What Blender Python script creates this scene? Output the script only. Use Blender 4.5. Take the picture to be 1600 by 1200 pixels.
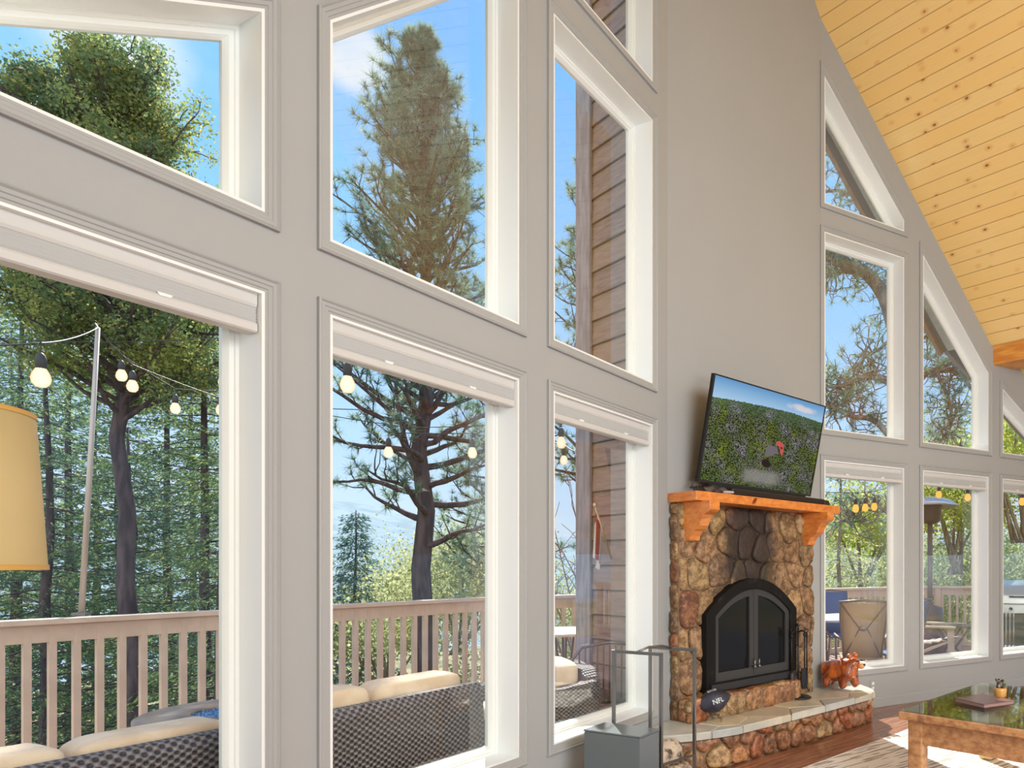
import bpy, bmesh, math, random
import numpy as np
from math import sin, cos, tan, pi, radians, atan2, sqrt
from mathutils import Vector, Matrix
from mathutils.geometry import tessellate_polygon

for o in list(bpy.data.objects):
    bpy.data.objects.remove(o)
scene = bpy.context.scene
COL = scene.collection

# ------------------------------------------------------------------ camera
EYE = 1.4
cam_data = bpy.data.cameras.new('camera')
cam = bpy.data.objects.new('camera', cam_data)
COL.objects.link(cam)
cam.location = (0, 0, EYE)
cam.rotation_euler = (radians(90), 0, 0)
cam_data.sensor_width = 36
cam_data.lens = 1073.4 / 1600 * 36
cam_data.shift_x = -330 / 1600
cam_data.shift_y = 284 / 1600
cam_data.clip_start = 0.05
cam_data.clip_end = 3000
scene.camera = cam

# ------------------------------------------------------------------ exposure
scene.view_settings.view_transform = 'Standard'
scene.view_settings.look = 'None'
scene.view_settings.gamma = 1
scene.view_settings.use_curve_mapping = False
scene.view_settings.exposure = 0.45

# ------------------------------------------------------------------ node helpers
class NT:
    def __init__(s, tree): s.t = tree; s.n = tree.nodes; s.l = tree.links
    def node(s, typ, **kw):
        nd = s.n.new(typ)
        for k, v in kw.items(): setattr(nd, k, v)
        return nd
    def put(s, sock, v):
        if hasattr(v, 'is_output') or isinstance(v, bpy.types.NodeSocket): s.l.new(v, sock)
        elif isinstance(v, (tuple, list)) and len(v) == 3 and sock.type == 'RGBA': sock.default_value = (*v, 1)
        else: sock.default_value = v
    def math(s, op, a, b=0.0, c=None, clamp=False):
        nd = s.node('ShaderNodeMath', operation=op, use_clamp=clamp)
        s.put(nd.inputs[0], a); s.put(nd.inputs[1], b)
        if c is not None: s.put(nd.inputs[2], c)
        return nd.outputs[0]
    def vmath(s, op, a, b=(0, 0, 0)):
        nd = s.node('ShaderNodeVectorMath', operation=op)
        s.put(nd.inputs[0], a); s.put(nd.inputs[1], b)
        return nd.outputs['Value'] if op in ('DOT_PRODUCT', 'LENGTH') else nd.outputs[0]
    def mix(s, f, a, b, mode='MIX'):
        nd = s.node('ShaderNodeMix', data_type='RGBA', blend_type=mode)
        s.put(nd.inputs[0], f); s.put(nd.inputs[6], a); s.put(nd.inputs[7], b)
        return nd.outputs[2]
    def ramp(s, f, stops):
        nd = s.node('ShaderNodeValToRGB'); e = nd.color_ramp.elements
        while len(e) < len(stops): e.new(0.5)
        for el, (p, c) in zip(e, stops): el.position = p; el.color = (*c, 1)
        s.put(nd.inputs[0], f); return nd.outputs[0]
    def noise(s, vec, scale, detail=3, rough=.5, out=0):
        nd = s.node('ShaderNodeTexNoise')
        if vec is not None: s.l.new(vec, nd.inputs['Vector'])
        nd.inputs['Scale'].default_value = scale; nd.inputs['Detail'].default_value = detail
        nd.inputs['Roughness'].default_value = rough
        return nd.outputs[out]
    def vor(s, vec, scale, feature='F1', out='Distance', rnd=1):
        nd = s.node('ShaderNodeTexVoronoi', feature=feature)
        if vec is not None: s.l.new(vec, nd.inputs['Vector'])
        nd.inputs['Scale'].default_value = scale; nd.inputs['Randomness'].default_value = rnd
        return nd.outputs[out]
    def coord(s, which='Object'):
        return s.node('ShaderNodeTexCoord').outputs[which]
    def mapping(s, vec, loc=(0, 0, 0), rot=(0, 0, 0), scale=(1, 1, 1)):
        nd = s.node('ShaderNodeMapping'); s.l.new(vec, nd.inputs[0])
        nd.inputs[1].default_value = loc; nd.inputs[2].default_value = rot; nd.inputs[3].default_value = scale
        return nd.outputs[0]
    def sep(s, vec):
        nd = s.node('ShaderNodeSeparateXYZ'); s.l.new(vec, nd.inputs[0]); return nd.outputs
    def step(s, v, lo, hi):
        nd = s.node('ShaderNodeMapRange', interpolation_type='SMOOTHSTEP')
        s.put(nd.inputs[0], v); nd.inputs[1].default_value = lo; nd.inputs[2].default_value = hi
        return nd.outputs[0]

def lin(r, g, b):
    f = lambda c: (c / 255 / 12.92) if c / 255 <= .04045 else ((c / 255 + .055) / 1.055) ** 2.4
    return (f(r), f(g), f(b))

# ------------------------------------------------------------------ world: blue sky with a few clouds
world = bpy.data.worlds.new('sky'); scene.world = world; world.use_nodes = True
w = NT(world.node_tree); w.n.clear()
dirv = w.vmath('NORMALIZE', w.coord('Generated'))
sx, sy, sz = w.sep(dirv)
sky = w.ramp(sz, [(0.0, lin(205, 222, 240)), (.12, lin(184, 212, 244)), (.34, lin(146, 199, 252)), (.56, lin(116, 184, 250)), (.85, lin(84, 150, 232))])
cn = w.noise(w.mapping(dirv, scale=(1, 1, 1.8)), 5.5, 6, .58)
def blob(d, c0, c1, k):
    v = Vector(d).normalized()
    dd = w.vmath('DOT_PRODUCT', dirv, tuple(v))
    return w.math('MULTIPLY', w.step(dd, c0, c1), k)
b1 = blob((-.538, 1, .742), .9984, .99995, .52)
b2 = blob((-.98, 1, .765), .990, .9992, .30)
b3 = blob((-.86, 1, .80), .995, .9992, .22)
msk = w.math('ADD', w.math('ADD', b1, b2), b3)
cl = w.step(w.math('ADD', w.math('MULTIPLY', cn, .55), msk), .50, .86)
wisp = w.math('MULTIPLY', w.step(w.noise(w.mapping(dirv, scale=(1, 1, 3)), 3.1, 5, .6), .5, .78), .22)
cl = w.math('MAXIMUM', cl, wisp)
sky = w.mix(cl, sky, (.74, .78, .84))
# sky behind the camera, brightened and whitened as added fill for the room
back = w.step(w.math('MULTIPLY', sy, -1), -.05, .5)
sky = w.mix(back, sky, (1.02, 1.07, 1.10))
# below the horizon: sunlit ground
sky = w.mix(w.math('SUBTRACT', 1, w.step(sz, -.06, -.01)), sky, (.34, .33, .30))
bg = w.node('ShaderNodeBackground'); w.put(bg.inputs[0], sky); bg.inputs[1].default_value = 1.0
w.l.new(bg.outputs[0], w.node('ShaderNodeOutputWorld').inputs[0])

# ------------------------------------------------------------------ sun and fill lights added to brighten the room
def lamp(name, kind, loc, energy, color, aim=None, **kw):
    d = bpy.data.lights.new(name, kind); d.energy = energy; d.color = color
    for k, v in kw.items(): setattr(d, k, v)
    o = bpy.data.objects.new(name, d); COL.objects.link(o); o.location = loc
    if aim is not None: o.rotation_euler = Vector(aim).to_track_quat('-Z', 'Y').to_euler()
    return o
SUN_AZ, SUN_EL = radians(-19), radians(43)
sdir = Vector((sin(SUN_AZ) * cos(SUN_EL), cos(SUN_AZ) * cos(SUN_EL), sin(SUN_EL)))
lamp('sun', 'SUN', (0, 0, 20), 8.0, (1, .95, .87), aim=-sdir, angle=radians(.55))
lamp('room_fill_light', 'AREA', (3.2, -.6, 3.6), 215, (.93, .97, 1), aim=(-.12, .75, -.45), shape='RECTANGLE', size=4.0, size_y=2.2)  # added fill behind the camera, aimed at floor and fireplace; no real fixture
lamp('rear_fill_light', 'AREA', (-.6, -2.2, 2.6), 25, (.97, .98, 1), aim=(-.1, 1, .05), shape='RECTANGLE', size=3.0, size_y=2.0)  # weak added fill from the rear, stands for no actual fixture

lamp('ceiling_fill_light', 'AREA', (2.6, -1.2, 1.3), 120, (.94, .97, 1), aim=(.08, .55, .8), shape='RECTANGLE', size=2.4, size_y=1.2)  # added uplight imitating bounce onto the pine ceiling, no real fixture

# ------------------------------------------------------------------ mesh helpers
def merge(*parts):
    V, F = [], []
    for v, f in parts:
        o = len(V); V.extend([tuple(p) for p in v]); F.extend([tuple(i + o for i in q) for q in f])
    return V, F
def link(name, me, mat, parent=None, smooth=False):
    o = bpy.data.objects.new(name, me)
    if mat is not None:
        for m in (mat if isinstance(mat, (list, tuple)) else [mat]): me.materials.append(m)
    if smooth: me.polygons.foreach_set('use_smooth', [True] * len(me.polygons))
    COL.objects.link(o)
    if parent is not None:
        o.parent = parent
        o.matrix_parent_inverse = parent.get('_w') and Matrix.Identity(4) or wmat(parent).inverted()
    return o
def wmat(o):
    m = Matrix.LocRotScale(o.location, o.rotation_euler, o.scale)
    if o.parent: m = wmat(o.parent) @ o.matrix_parent_inverse @ m
    return m
def mk(name, vf, mat, parent=None, smooth=False, bevel=0, sub=0):
    me = bpy.data.meshes.new(name); me.from_pydata([tuple(p) for p in vf[0]], [], [tuple(q) for q in vf[1]]); me.update()
    bm = bmesh.new(); bm.from_mesh(me); bmesh.ops.recalc_face_normals(bm, faces=bm.faces); bm.to_mesh(me); bm.free()
    o = link(name, me, mat, parent, smooth)
    if bevel:
        b = o.modifiers.new('bevel', 'BEVEL'); b.width = bevel; b.segments = 2; b.limit_method = 'ANGLE'
    if sub:
        s = o.modifiers.new('subdivision', 'SUBSURF'); s.levels = sub; s.render_levels = sub
    return o
def mknp(name, V, F, mat, parent=None, smooth=False):
    V = np.asarray(V, np.float32); F = np.asarray(F, np.int32); k = F.shape[1]
    me = bpy.data.meshes.new(name)
    me.vertices.add(len(V)); me.vertices.foreach_set('co', V.ravel())
    me.loops.add(F.size); me.loops.foreach_set('vertex_index', F.ravel())
    me.polygons.add(len(F)); me.polygons.foreach_set('loop_start', np.arange(0, F.size, k, dtype=np.int32))
    me.polygons.foreach_set('loop_total', np.full(len(F), k, np.int32))
    me.update(calc_edges=True)
    return link(name, me, mat, parent, smooth)
def tag(o, label=None, cat=None, group=None, kind=None):
    if label: o['label'] = label
    if cat: o['category'] = cat
    if group: o['group'] = group
    if kind: o['kind'] = kind
    return o
def thing(name, label, cat, loc=(0, 0, 0), group=None, rz=0):
    o = bpy.data.objects.new(name, None); COL.objects.link(o); o.location = loc; o.rotation_euler = (0, 0, rz)
    o.empty_display_size = .1
    return tag(o, label, cat, group)
def copy_tree(o, parent=None, delta=None):
    c = o.copy(); COL.objects.link(c)
    if parent is not None: c.parent = parent
    for ch in [x for x in COL.objects if x.parent == o]: copy_tree(ch, c)
    return c

def fr(yaw=0, loc=(0, 0, 0)):
    return Matrix.Translation(loc) @ Matrix.Rotation(yaw, 4, 'Z')
def xf(vf, M):
    return [tuple(M @ Vector(p)) for p in vf[0]], vf[1]
def box(c, s, M=None):
    x, y, z = c; a, b, d = s[0] / 2, s[1] / 2, s[2] / 2
    V = [(x - a, y - b, z - d), (x + a, y - b, z - d), (x + a, y + b, z - d), (x - a, y + b, z - d),
         (x - a, y - b, z + d), (x + a, y - b, z + d), (x + a, y + b, z + d), (x - a, y + b, z + d)]
    F = [(0, 3, 2, 1), (4, 5, 6, 7), (0, 1, 5, 4), (1, 2, 6, 5), (2, 3, 7, 6), (3, 0, 4, 7)]
    return xf((V, F), M) if M is not None else (V, F)
def bar(p, q, wd, ht=None, up=(0, 0, 1)):
    p, q = Vector(p), Vector(q); ht = ht or wd; d = (q - p).normalized(); up = Vector(up)
    if abs(d.dot(up)) > .98: up = Vector((0, 1, 0))
    s = d.cross(up).normalized(); u = s.cross(d).normalized(); V = []
    for e in (p, q):
        for a, b in ((-1, -1), (1, -1), (1, 1), (-1, 1)): V.append(tuple(e + s * a * wd / 2 + u * b * ht / 2))
    return V, [(0, 3, 2, 1), (4, 5, 6, 7), (0, 1, 5, 4), (1, 2, 6, 5), (2, 3, 7, 6), (3, 0, 4, 7)]
def tube(pts, r, n=8, cap=True):
    pts = [Vector(p) for p in pts]; m = len(pts)
    rs = r if isinstance(r, (list, tuple)) else [r] * m
    V, F = [], []; prev = None
    for i, p in enumerate(pts):
        d = (pts[min(i + 1, m - 1)] - pts[max(i - 1, 0)])
        d = d.normalized() if d.length > 1e-9 else Vector((0, 0, 1))
        if prev is None:
            a = Vector((0, 0, 1)) if abs(d.z) < .9 else Vector((1, 0, 0)); u = d.cross(a).normalized()
        else:
            u = prev - d * prev.dot(d); u = u.normalized() if u.length > 1e-6 else d.orthogonal().normalized()
        prev = u; v = d.cross(u)
        for k in range(n):
            t = 2 * pi * k / n; V.append(tuple(p + (u * cos(t) + v * sin(t)) * rs[i]))
    for i in range(m - 1):
        for k in range(n):
            a, b = i * n + k, i * n + (k + 1) % n; F.append((a, b, b + n, a + n))
    if cap: F.append(tuple(range(n))[::-1]); F.append(tuple(range((m - 1) * n, m * n)))
    return V, F
def lathe(prof, c=(0, 0, 0), n=32, cap=True, a0=0, a1=2 * pi):
    V, F = [], []; m = len(prof); full = abs(a1 - a0 - 2 * pi) < 1e-6; nn = n if full else n + 1
    for r, z in prof:
        for k in range(nn):
            t = a0 + (a1 - a0) * k / n; V.append((c[0] + r * cos(t), c[1] + r * sin(t), c[2] + z))
    for i in range(m - 1):
        for k in range(n):
            a = i * nn + k; b = i * nn + (k + 1) % nn; F.append((a, b, b + nn, a + nn))
    if cap and full: F.append(tuple(range(nn))[::-1]); F.append(tuple(range((m - 1) * nn, m * nn)))
    return V, F
def ellip(c, r, M=None, n=20, m=12):
    V, F = [(0, 0, -1)], []
    for i in range(1, m):
        a = -pi / 2 + pi * i / m
        for k in range(n): V.append((cos(a) * cos(2 * pi * k / n), cos(a) * sin(2 * pi * k / n), sin(a)))
    V.append((0, 0, 1))
    for k in range(n): F.append((0, 1 + (k + 1) % n, 1 + k))
    for i in range(m - 2):
        for k in range(n):
            a = 1 + i * n + k; b = 1 + i * n + (k + 1) % n; F.append((a, b, b + n, a + n))
    L = len(V) - 1
    for k in range(n): F.append((L, 1 + (m - 2) * n + k, 1 + (m - 2) * n + (k + 1) % n))
    V = [(x * r[0], y * r[1], z * r[2]) for x, y, z in V]
    if M is not None: V = [tuple(M.to_3x3() @ Vector(p)) for p in V]
    return [(x + c[0], y + c[1], z + c[2]) for x, y, z in V], F
def prism(loops, fmap, h0, h1):
    """extrude a 2-D polygon (first loop outer, others holes); fmap(u, v, h) -> world"""
    tris = tessellate_polygon([[Vector((u, v, 0)) for u, v in lp] for lp in loops])
    flat = [p for lp in loops for p in lp]; N = len(flat)
    V = [fmap(u, v, h0) for u, v in flat] + [fmap(u, v, h1) for u, v in flat]
    F = [tuple(t) for t in tris] + [tuple(i + N for i in t)[::-1] for t in tris]
    o = 0
    for lp in loops:
        n = len(lp)
        for i in range(n):
            a, b = o + i, o + (i + 1) % n; F.append((a, b, b + N, a + N))
        o += n
    return V, F
def area2(p): return sum(p[i][0] * p[(i + 1) % len(p)][1] - p[(i + 1) % len(p)][0] * p[i][1] for i in range(len(p))) / 2
def inset(poly, d):
    """mitred inset of a polygon (positive d shrinks)"""
    if area2(poly) < 0: poly = poly[::-1]
    n = len(poly); out = []
    for i in range(n):
        p0, p1, p2 = Vector(poly[i - 1]), Vector(poly[i]), Vector(poly[(i + 1) % n])
        a = (p1 - p0).normalized(); b = (p2 - p1).normalized()
        na, nb = Vector((-a.y, a.x)), Vector((-b.y, b.x)); m = na + nb
        k = d / max(.15, (m.length_squared / 2)) 
        out.append(tuple(p1 + m * k))
    return out
def sweep(poly, prof, fmap):
    """rings of a moulding round a polygon; prof = [(inset, height)]"""
    if area2(poly) < 0: poly = poly[::-1]
    V, F = [], []; n = len(poly)
    for d, h in prof: V += [fmap(u, v, h) for u, v in inset(poly, d)]
    m = len(prof)
    for i in range(m):
        for k in range(n):
            a, b = i * n + k, i * n + (k + 1) % n; j = (i + 1) % m
            F.append((a, b, j * n + (k + 1) % n, j * n + k))
    return V, F

# ------------------------------------------------------------------ materials
def mat(name, color=(.5, .5, .5), rough=.5, metal=0, spec=.5, build=None, bump=None, coat=0, trans=None):
    m = bpy.data.materials.new(name); m.use_nodes = True; t = NT(m.node_tree); t.n.clear()
    out = t.node('ShaderNodeOutputMaterial'); b = t.node('ShaderNodeBsdfPrincipled')
    b.inputs['Roughness'].default_value = rough; b.inputs['Metallic'].default_value = metal
    b.inputs['Specular IOR Level'].default_value = spec; b.inputs['Coat Weight'].default_value = coat
    t.put(b.inputs['Base Color'], tuple(color))
    r = build(t, b) if build else None
    if bump:
        src, st = bump(t) ; nd = t.node('ShaderNodeBump'); nd.inputs['Strength'].default_value = st; nd.inputs['Distance'].default_value = .01
        t.l.new(src, nd.inputs['Height']); t.l.new(nd.outputs[0], b.inputs['Normal'])
    if trans:
        tr = t.node('ShaderNodeBsdfTranslucent'); mx = t.node('ShaderNodeMixShader'); mx.inputs[0].default_value = trans
        col = b.inputs['Base Color']
        if col.is_linked: t.l.new(col.links[0].from_socket, tr.inputs[0])
        else: tr.inputs[0].default_value = col.default_value
        t.l.new(b.outputs[0], mx.inputs[1]); t.l.new(tr.outputs[0], mx.inputs[2]); t.l.new(mx.outputs[0], out.inputs[0])
    else: t.l.new(b.outputs[0], out.inputs[0])
    return m
def two(c1, c2, scale=8, detail=4, lo=.35, hi=.65, stretch=(1, 1, 1)):
    def f(t, b):
        v = t.mapping(t.coord('Object'), scale=stretch)
        t.put(b.inputs['Base Color'], t.mix(t.step(t.noise(v, scale, detail), lo, hi), c1, c2))
    return f
def nbump(scale, st, detail=4, stretch=(1, 1, 1)):
    return lambda t: (t.noise(t.mapping(t.coord('Object'), scale=stretch), scale, detail), st)

M_wall = mat('wall_paint', (.385, .395, .39), .55, build=two((.385, .395, .39), (.374, .384, .379), 1.2), bump=nbump(220, .04))
M_white = mat('white_trim_paint', (.84, .87, .86), .35)
M_vinyl = mat('vinyl_window_frame', (.80, .82, .78), .3)
M_blind = mat('cellular_blind_fabric', (.56, .57, .56), .8)
M_brail = mat('blind_rail_white', (.60, .60, .58), .5)
M_black = mat('black_iron', (.018, .018, .02), .38, metal=.3)
M_steel = mat('brushed_dark_steel', (.22, .22, .22), .32, metal=.9)
M_box = mat('dark_grey_lacquer', (.135, .165, .18), .28, coat=.3)
M_deckwood = mat('painted_deck_wood', (.66, .50, .40), .6, build=two((.68, .52, .42), (.60, .45, .36), 5, stretch=(1, 1, 1)), bump=nbump(30, .2))
def glass_build(name, rough=.0, tint=(1, 1, 1), refl=1.0):
    m = bpy.data.materials.new(name); m.use_nodes = True; t = NT(m.node_tree); t.n.clear()
    out = t.node('ShaderNodeOutputMaterial'); tr = t.node('ShaderNodeBsdfTransparent'); gl = t.node('ShaderNodeBsdfGlossy')
    tr.inputs[0].default_value = (*tint, 1); gl.inputs['Roughness'].default_value = rough
    f = t.node('ShaderNodeFresnel'); f.inputs[0].default_value = 1.45; mx = t.node('ShaderNodeMixShader')
    t.l.new(t.math('MULTIPLY', f.outputs[0], refl), mx.inputs[0]); t.l.new(tr.outputs[0], mx.inputs[1]); t.l.new(gl.outputs[0], mx.inputs[2])
    t.l.new(mx.outputs[0], out.inputs[0]); return m
M_glass = glass_build('window_glass', .0, (.97, .985, .975), .20)
M_tglass = glass_build('table_glass', .0, (.88, .96, .92), .62)

# ------------------------------------------------------------------ the plan of the prow-shaped room
aL, aM, aR = radians(26.4), radians(43.26), radians(58.41)
dirp = lambda a: Vector((sin(a), cos(a), 0))
nrm = lambda a: Vector((-cos(a), sin(a), 0))
K = Vector((-.408, 5.029, 0)); J = Vector((.917, 6.437, 0))
UP = Vector((0, 0, 1))
def onL(t, z, h=0): return tuple(K - dirp(aL) * t + UP * z - nrm(aL) * h)      # h > 0 is into the room
def onM(t, z, h=0): return tuple(K + dirp(aM) * t + UP * z - nrm(aM) * h)
def onR(t, z, h=0): return tuple(J + dirp(aR) * t + UP * z - nrm(aR) * h)
RAY = lambda x, y, Y: Vector(((x - 1130) / 1073.4 * Y, Y, EYE + (884 - y) / 1073.4 * Y))
TH = .20
def gable(t): return 6.52 - 1.07 * t if t <= 2.476 else 3.99 - .60 * (t - 2.476)
def wall_mesh(f, t0, t1, off, holes, jog=True):
    outer = [(t0, 0), (t1, 0), (t1, gable(t1 - off))]
    if t1 - off > 2.476: outer += [(2.476 + off + .001, gable(2.477)), (2.476 + off, gable(2.476))]
    outer += [(t0, gable(t0 - off))]
    return prism([outer] + [h[::-1] for h in holes], f, 0, -TH)
def casing_z(t): return 6.11 - 1.03 * t
def openings(off):
    o = off
    A0, A1, B0, B1, C0, C1 = [v + o for v in (-.015, 1.135, 1.308, 2.46, 2.605, 3.755)]
    zc = lambda t: casing_z(t - o)
    L = {}
    for i, (a, b) in enumerate(((A0, A1), (B0, B1), (C0, C1))): L['low%d' % i] = [(a, .33), (b, .33), (b, 2.445), (a, 2.445)]
    L['mid0'] = [(A0, 2.63), (A1, 2.63), (A1, 4.59), (A0, 4.59)]
    L['mid1'] = [(B0, 2.63), (B1, 2.63), (B1, zc(B1)), (B0, zc(B0))]
    L['mid2'] = [(C0, 2.63), (C1, 2.63), (C1, 3.51 - .6 * (C1 - C0)), (C0, 3.51)]
    L['top0'] = [(A0, 4.755), (A1, 4.755), (A1, zc(A1)), (A0, zc(A0))]
    return L
CAS = .052
wn = [0]
def window(f, poly, where, hidden=False):
    wn[0] += 1
    op = inset(poly, CAS)
    root = bpy.data.objects.new('window_%d' % wn[0], None); COL.objects.link(root)
    cx = sum(p[0] for p in poly) / len(poly); zb = min(p[1] for p in poly)
    root.location = f(cx, zb, -.1); root['kind'] = 'structure'; tag(root, where)
    # moulded casing on the wall face
    mk('window_casing', sweep(poly, [(0, 0), (0, .017), (.007, .021), (.013, .014), (.025, .014), (.028, .010), (.040, .010), (.043, .006), (.052, .006), (.052, 0)], f), M_wall, root)
    mk('window_reveal', sweep(poly, [(CAS - .001, .006), (CAS + .010, .006), (CAS + .010, -.145), (CAS - .001, -.145)], f), M_white, root)
    g = inset(poly, CAS + .010)
    mk('window_frame', sweep(g, [(0, -.135), (.012, -.135), (.014, -.142), (.030, -.142), (.036, -.152), (.042, -.165), (.042, -.185), (0, -.185)], f), M_vinyl, root)
    gp = inset(g, .038)
    mk('glass_pane', prism([gp], f, -.166, -.170), M_glass, root)
    return op
OFFL = .175
holes = {'L': [], 'R': []}
LBL = {'low0': 'lower', 'low1': 'lower', 'low2': 'lower', 'mid0': 'upper', 'mid1': 'slope-topped upper', 'mid2': 'slope-topped upper', 'top0': 'triangular top'}
for side, f, off in (('L', onL, OFFL), ('R', onR, 0)):
    for k, poly in openings(off).items():
        col = 'nearest the fireplace' if k[-1] == '0' else ('in the middle row position' if k[-1] == '1' else 'farthest from the fireplace')
        if True:
            holes[side].append(window(f, poly, '%s window %s in the %s wall' % (LBL[k], col, 'left' if side == 'L' else 'right')))
tag(mk('wall_left', wall_mesh(onL, -.02, 6.4, OFFL, holes['L']), M_wall), 'warm grey gable wall with three columns of windows left of the fireplace', kind='structure')
tag(mk('wall_right', wall_mesh(onR, -.12, 6.3, 0, holes['R']), M_wall), 'warm grey gable wall with windows right of the fireplace', kind='structure')
LM = 1.934
tag(mk('wall_middle', prism([[(-.02, 0), (LM + .02, 0), (LM + .02, 6.5), (LM / 2, 7.57), (-.02, 6.5)]], onM, 0, -TH), M_wall), 'narrow warm grey wall rising behind the fireplace', kind='structure')
# baseboards
def bb(f, t0, t1, name):
    tag(mk(name, prism([[(0, 0), (.014, 0), (.014, .085), (.008, .095), (0, .095)]], lambda u, v, h: f(h, v, u), t0, t1), M_wall), 'low painted baseboard', kind='structure')
bb(onR, .62, 6.2, 'baseboard_right'); bb(onL, .5, 6.3, 'baseboard_left')

# ---- ceiling and roof: planes through a ridge perpendicular to the middle wall
dM = dirp(aM); back = -nrm(aM)                     # back = along the ridge into the house
mid = K + dM * (LM / 2)
QK = LM / 2 + 2.39                                   # cross distance of the kink
def rp(q, p, z): return tuple(mid + dM * q + back * p + UP * z)
Z0 = 6.52 + 1.109 * LM / 2
zr = lambda q: Z0 - 1.109 * abs(q)
zk = lambda q: 3.99 - .62 * (abs(q) - QK)
def plank_mat(name, ang, base, dark, knot):
    def f(t, b):
        co = t.mapping(t.coord('Object'), rot=(0, 0, 0))
        x, y, z = t.sep(co)
        pw = .143
        row = t.math('FLOOR', t.math('DIVIDE', y, pw)); fy = t.math('FRACT', t.math('DIVIDE', y, pw))
        edge = t.math('MINIMUM', fy, t.math('SUBTRACT', 1, fy))
        comb = t.node('ShaderNodeCombineXYZ'); t.l.new(t.math('ADD', x, t.math('MULTIPLY', row, 7.31)), comb.inputs[0]); t.l.new(y, comb.inputs[1]); t.l.new(row, comb.inputs[2])
        cv = comb.outputs[0]
        wn_ = t.node('ShaderNodeTexWhiteNoise', noise_dimensions='1D'); t.l.new(row, wn_.inputs['W'])
        grain = t.noise(t.mapping(cv, scale=(1.2, 26, 1)), 3.0, 5, .6)
        c = t.mix(grain, base, tuple(v * .80 for v in base))
        c = t.mix(t.math('MULTIPLY', wn_.outputs[0], .8), c, dark)
        kn = t.vor(t.mapping(cv, scale=(1, 1.5, 1)), 5.2); kmask = t.math('SUBTRACT', 1, t.step(kn, .06, .115))
        keep = t.vor(t.mapping(cv, scale=(1, 1.5, 1)), 5.2, out='Color'); kr = t.step(t.sep(keep)[0], .18, .20)
        halo = t.math('MULTIPLY', t.math('SUBTRACT', 1, t.step(kn, .08, .30)), t.math('MULTIPLY', kr, .45))
        c = t.mix(halo, c, knot[1]); c = t.mix(t.math('MULTIPLY', kmask, t.math('MULTIPLY', kr, .85)), c, knot[0])
        sm = t.vor(t.mapping(cv, scale=(1, 1, 1)), 13); c = t.mix(t.math('MULTIPLY', t.math('SUBTRACT', 1, t.step(sm, .03, .06)), t.math('MULTIPLY', t.step(t.sep(t.vor(cv, 13, out='Color'))[1], .66, .68), .8)), c, knot[0])
        c = t.mix(t.math('MULTIPLY', t.math('SUBTRACT', 1, t.step(edge, .010, .034)), .62), c, lin(150, 98, 48))
        t.put(b.inputs['Base Color'], c)
        bp = t.node('ShaderNodeBump'); bp.inputs['Strength'].default_value = .6; bp.inputs['Distance'].default_value = .006
        t.l.new(t.step(edge, .0, .05), bp.inputs['Height']); t.l.new(bp.outputs[0], b.inputs['Normal'])
    return mat(name, rough=.32, build=f, coat=.15)
M_ceil = plank_mat('knotty_pine_planks', 0, lin(252, 216, 142), lin(242, 200, 122), (lin(128, 78, 36), lin(214, 148, 76)))
M_beam = mat('pine_beam', lin(226, 158, 70), .4, build=two(lin(232, 168, 82), lin(205, 130, 52), 3, stretch=(1, 1, 6)), coat=.1)
def slab(name, corners, m, thick, label, ori, kind='structure'):
    """planar slab whose object x axis runs along the ridge and y down the slope"""
    p0 = Vector(corners[0]); X = Vector(ori).normalized(); N = (Vector(corners[1]) - p0).cross(Vector(corners[2]) - p0).normalized()
    if N.z < 0: N = -N
    Y = N.cross(X).normalized(); R = Matrix((X, Y, N)).transposed().to_4x4(); Mx = Matrix.Translation(p0) @ R; inv = Mx.inverted()
    pts = [inv @ Vector(c) for c in corners]
    vf = prism([[(p.x, p.y) for p in pts]], lambda u, v, h: (u, v, h), 0, thick)
    o = mk(name, vf, m); o.matrix_world = Mx; tag(o, label, kind=kind); return o
PB = 10.5                                            # how far the room runs back
EAVE = .33
# plan point on the outer eave line, parallel to the side walls
def eave_pt(f, t, z, h): return f(t, z, h)
def roof_edge(side, q, o):
    """ridge coordinate p (negative = outside) of the wall line shifted by o outward, at cross distance q"""
    base = -abs(0)
    if abs(q) <= LM / 2: return -o
    return (abs(q) - LM / 2) * tan(radians(15.15 if side > 0 else 16.86)) - o / cos(radians(15.15))
for s, nm in ((1, 'right'), (-1, 'left')):
    Q = [0, LM / 2, QK]
    cs = [rp(s * q, roof_edge(s, q, .10), zr(q)) for q in Q] + [rp(s * QK, PB, zr(QK)), rp(0, PB, zr(0))]
    slab('ceiling' if s > 0 else 'ceiling_left', cs, M_ceil, .05, 'varnished knotty pine plank ceiling on the steep %s slope' % nm, back)
    Q2 = [QK, QK + 3.4]
    cs = [rp(s * q, roof_edge(s, q, .10), zk(q)) for q in Q2] + [rp(s * Q2[1], PB, zk(Q2[1])), rp(s * QK, PB, zk(QK))]
    slab('ceiling_low_%s' % nm, cs, M_ceil, .05, 'pine plank ceiling on the shallow lower %s slope' % nm, back)
M_soffit = mat('grey_green_soffit', (.58, .60, .53), .7, build=two((.58, .60, .53), (.52, .53, .47), 3, stretch=(1, 6, 1)))
M_fascia = mat('weathered_fascia', (.25, .19, .16), .7)
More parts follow.
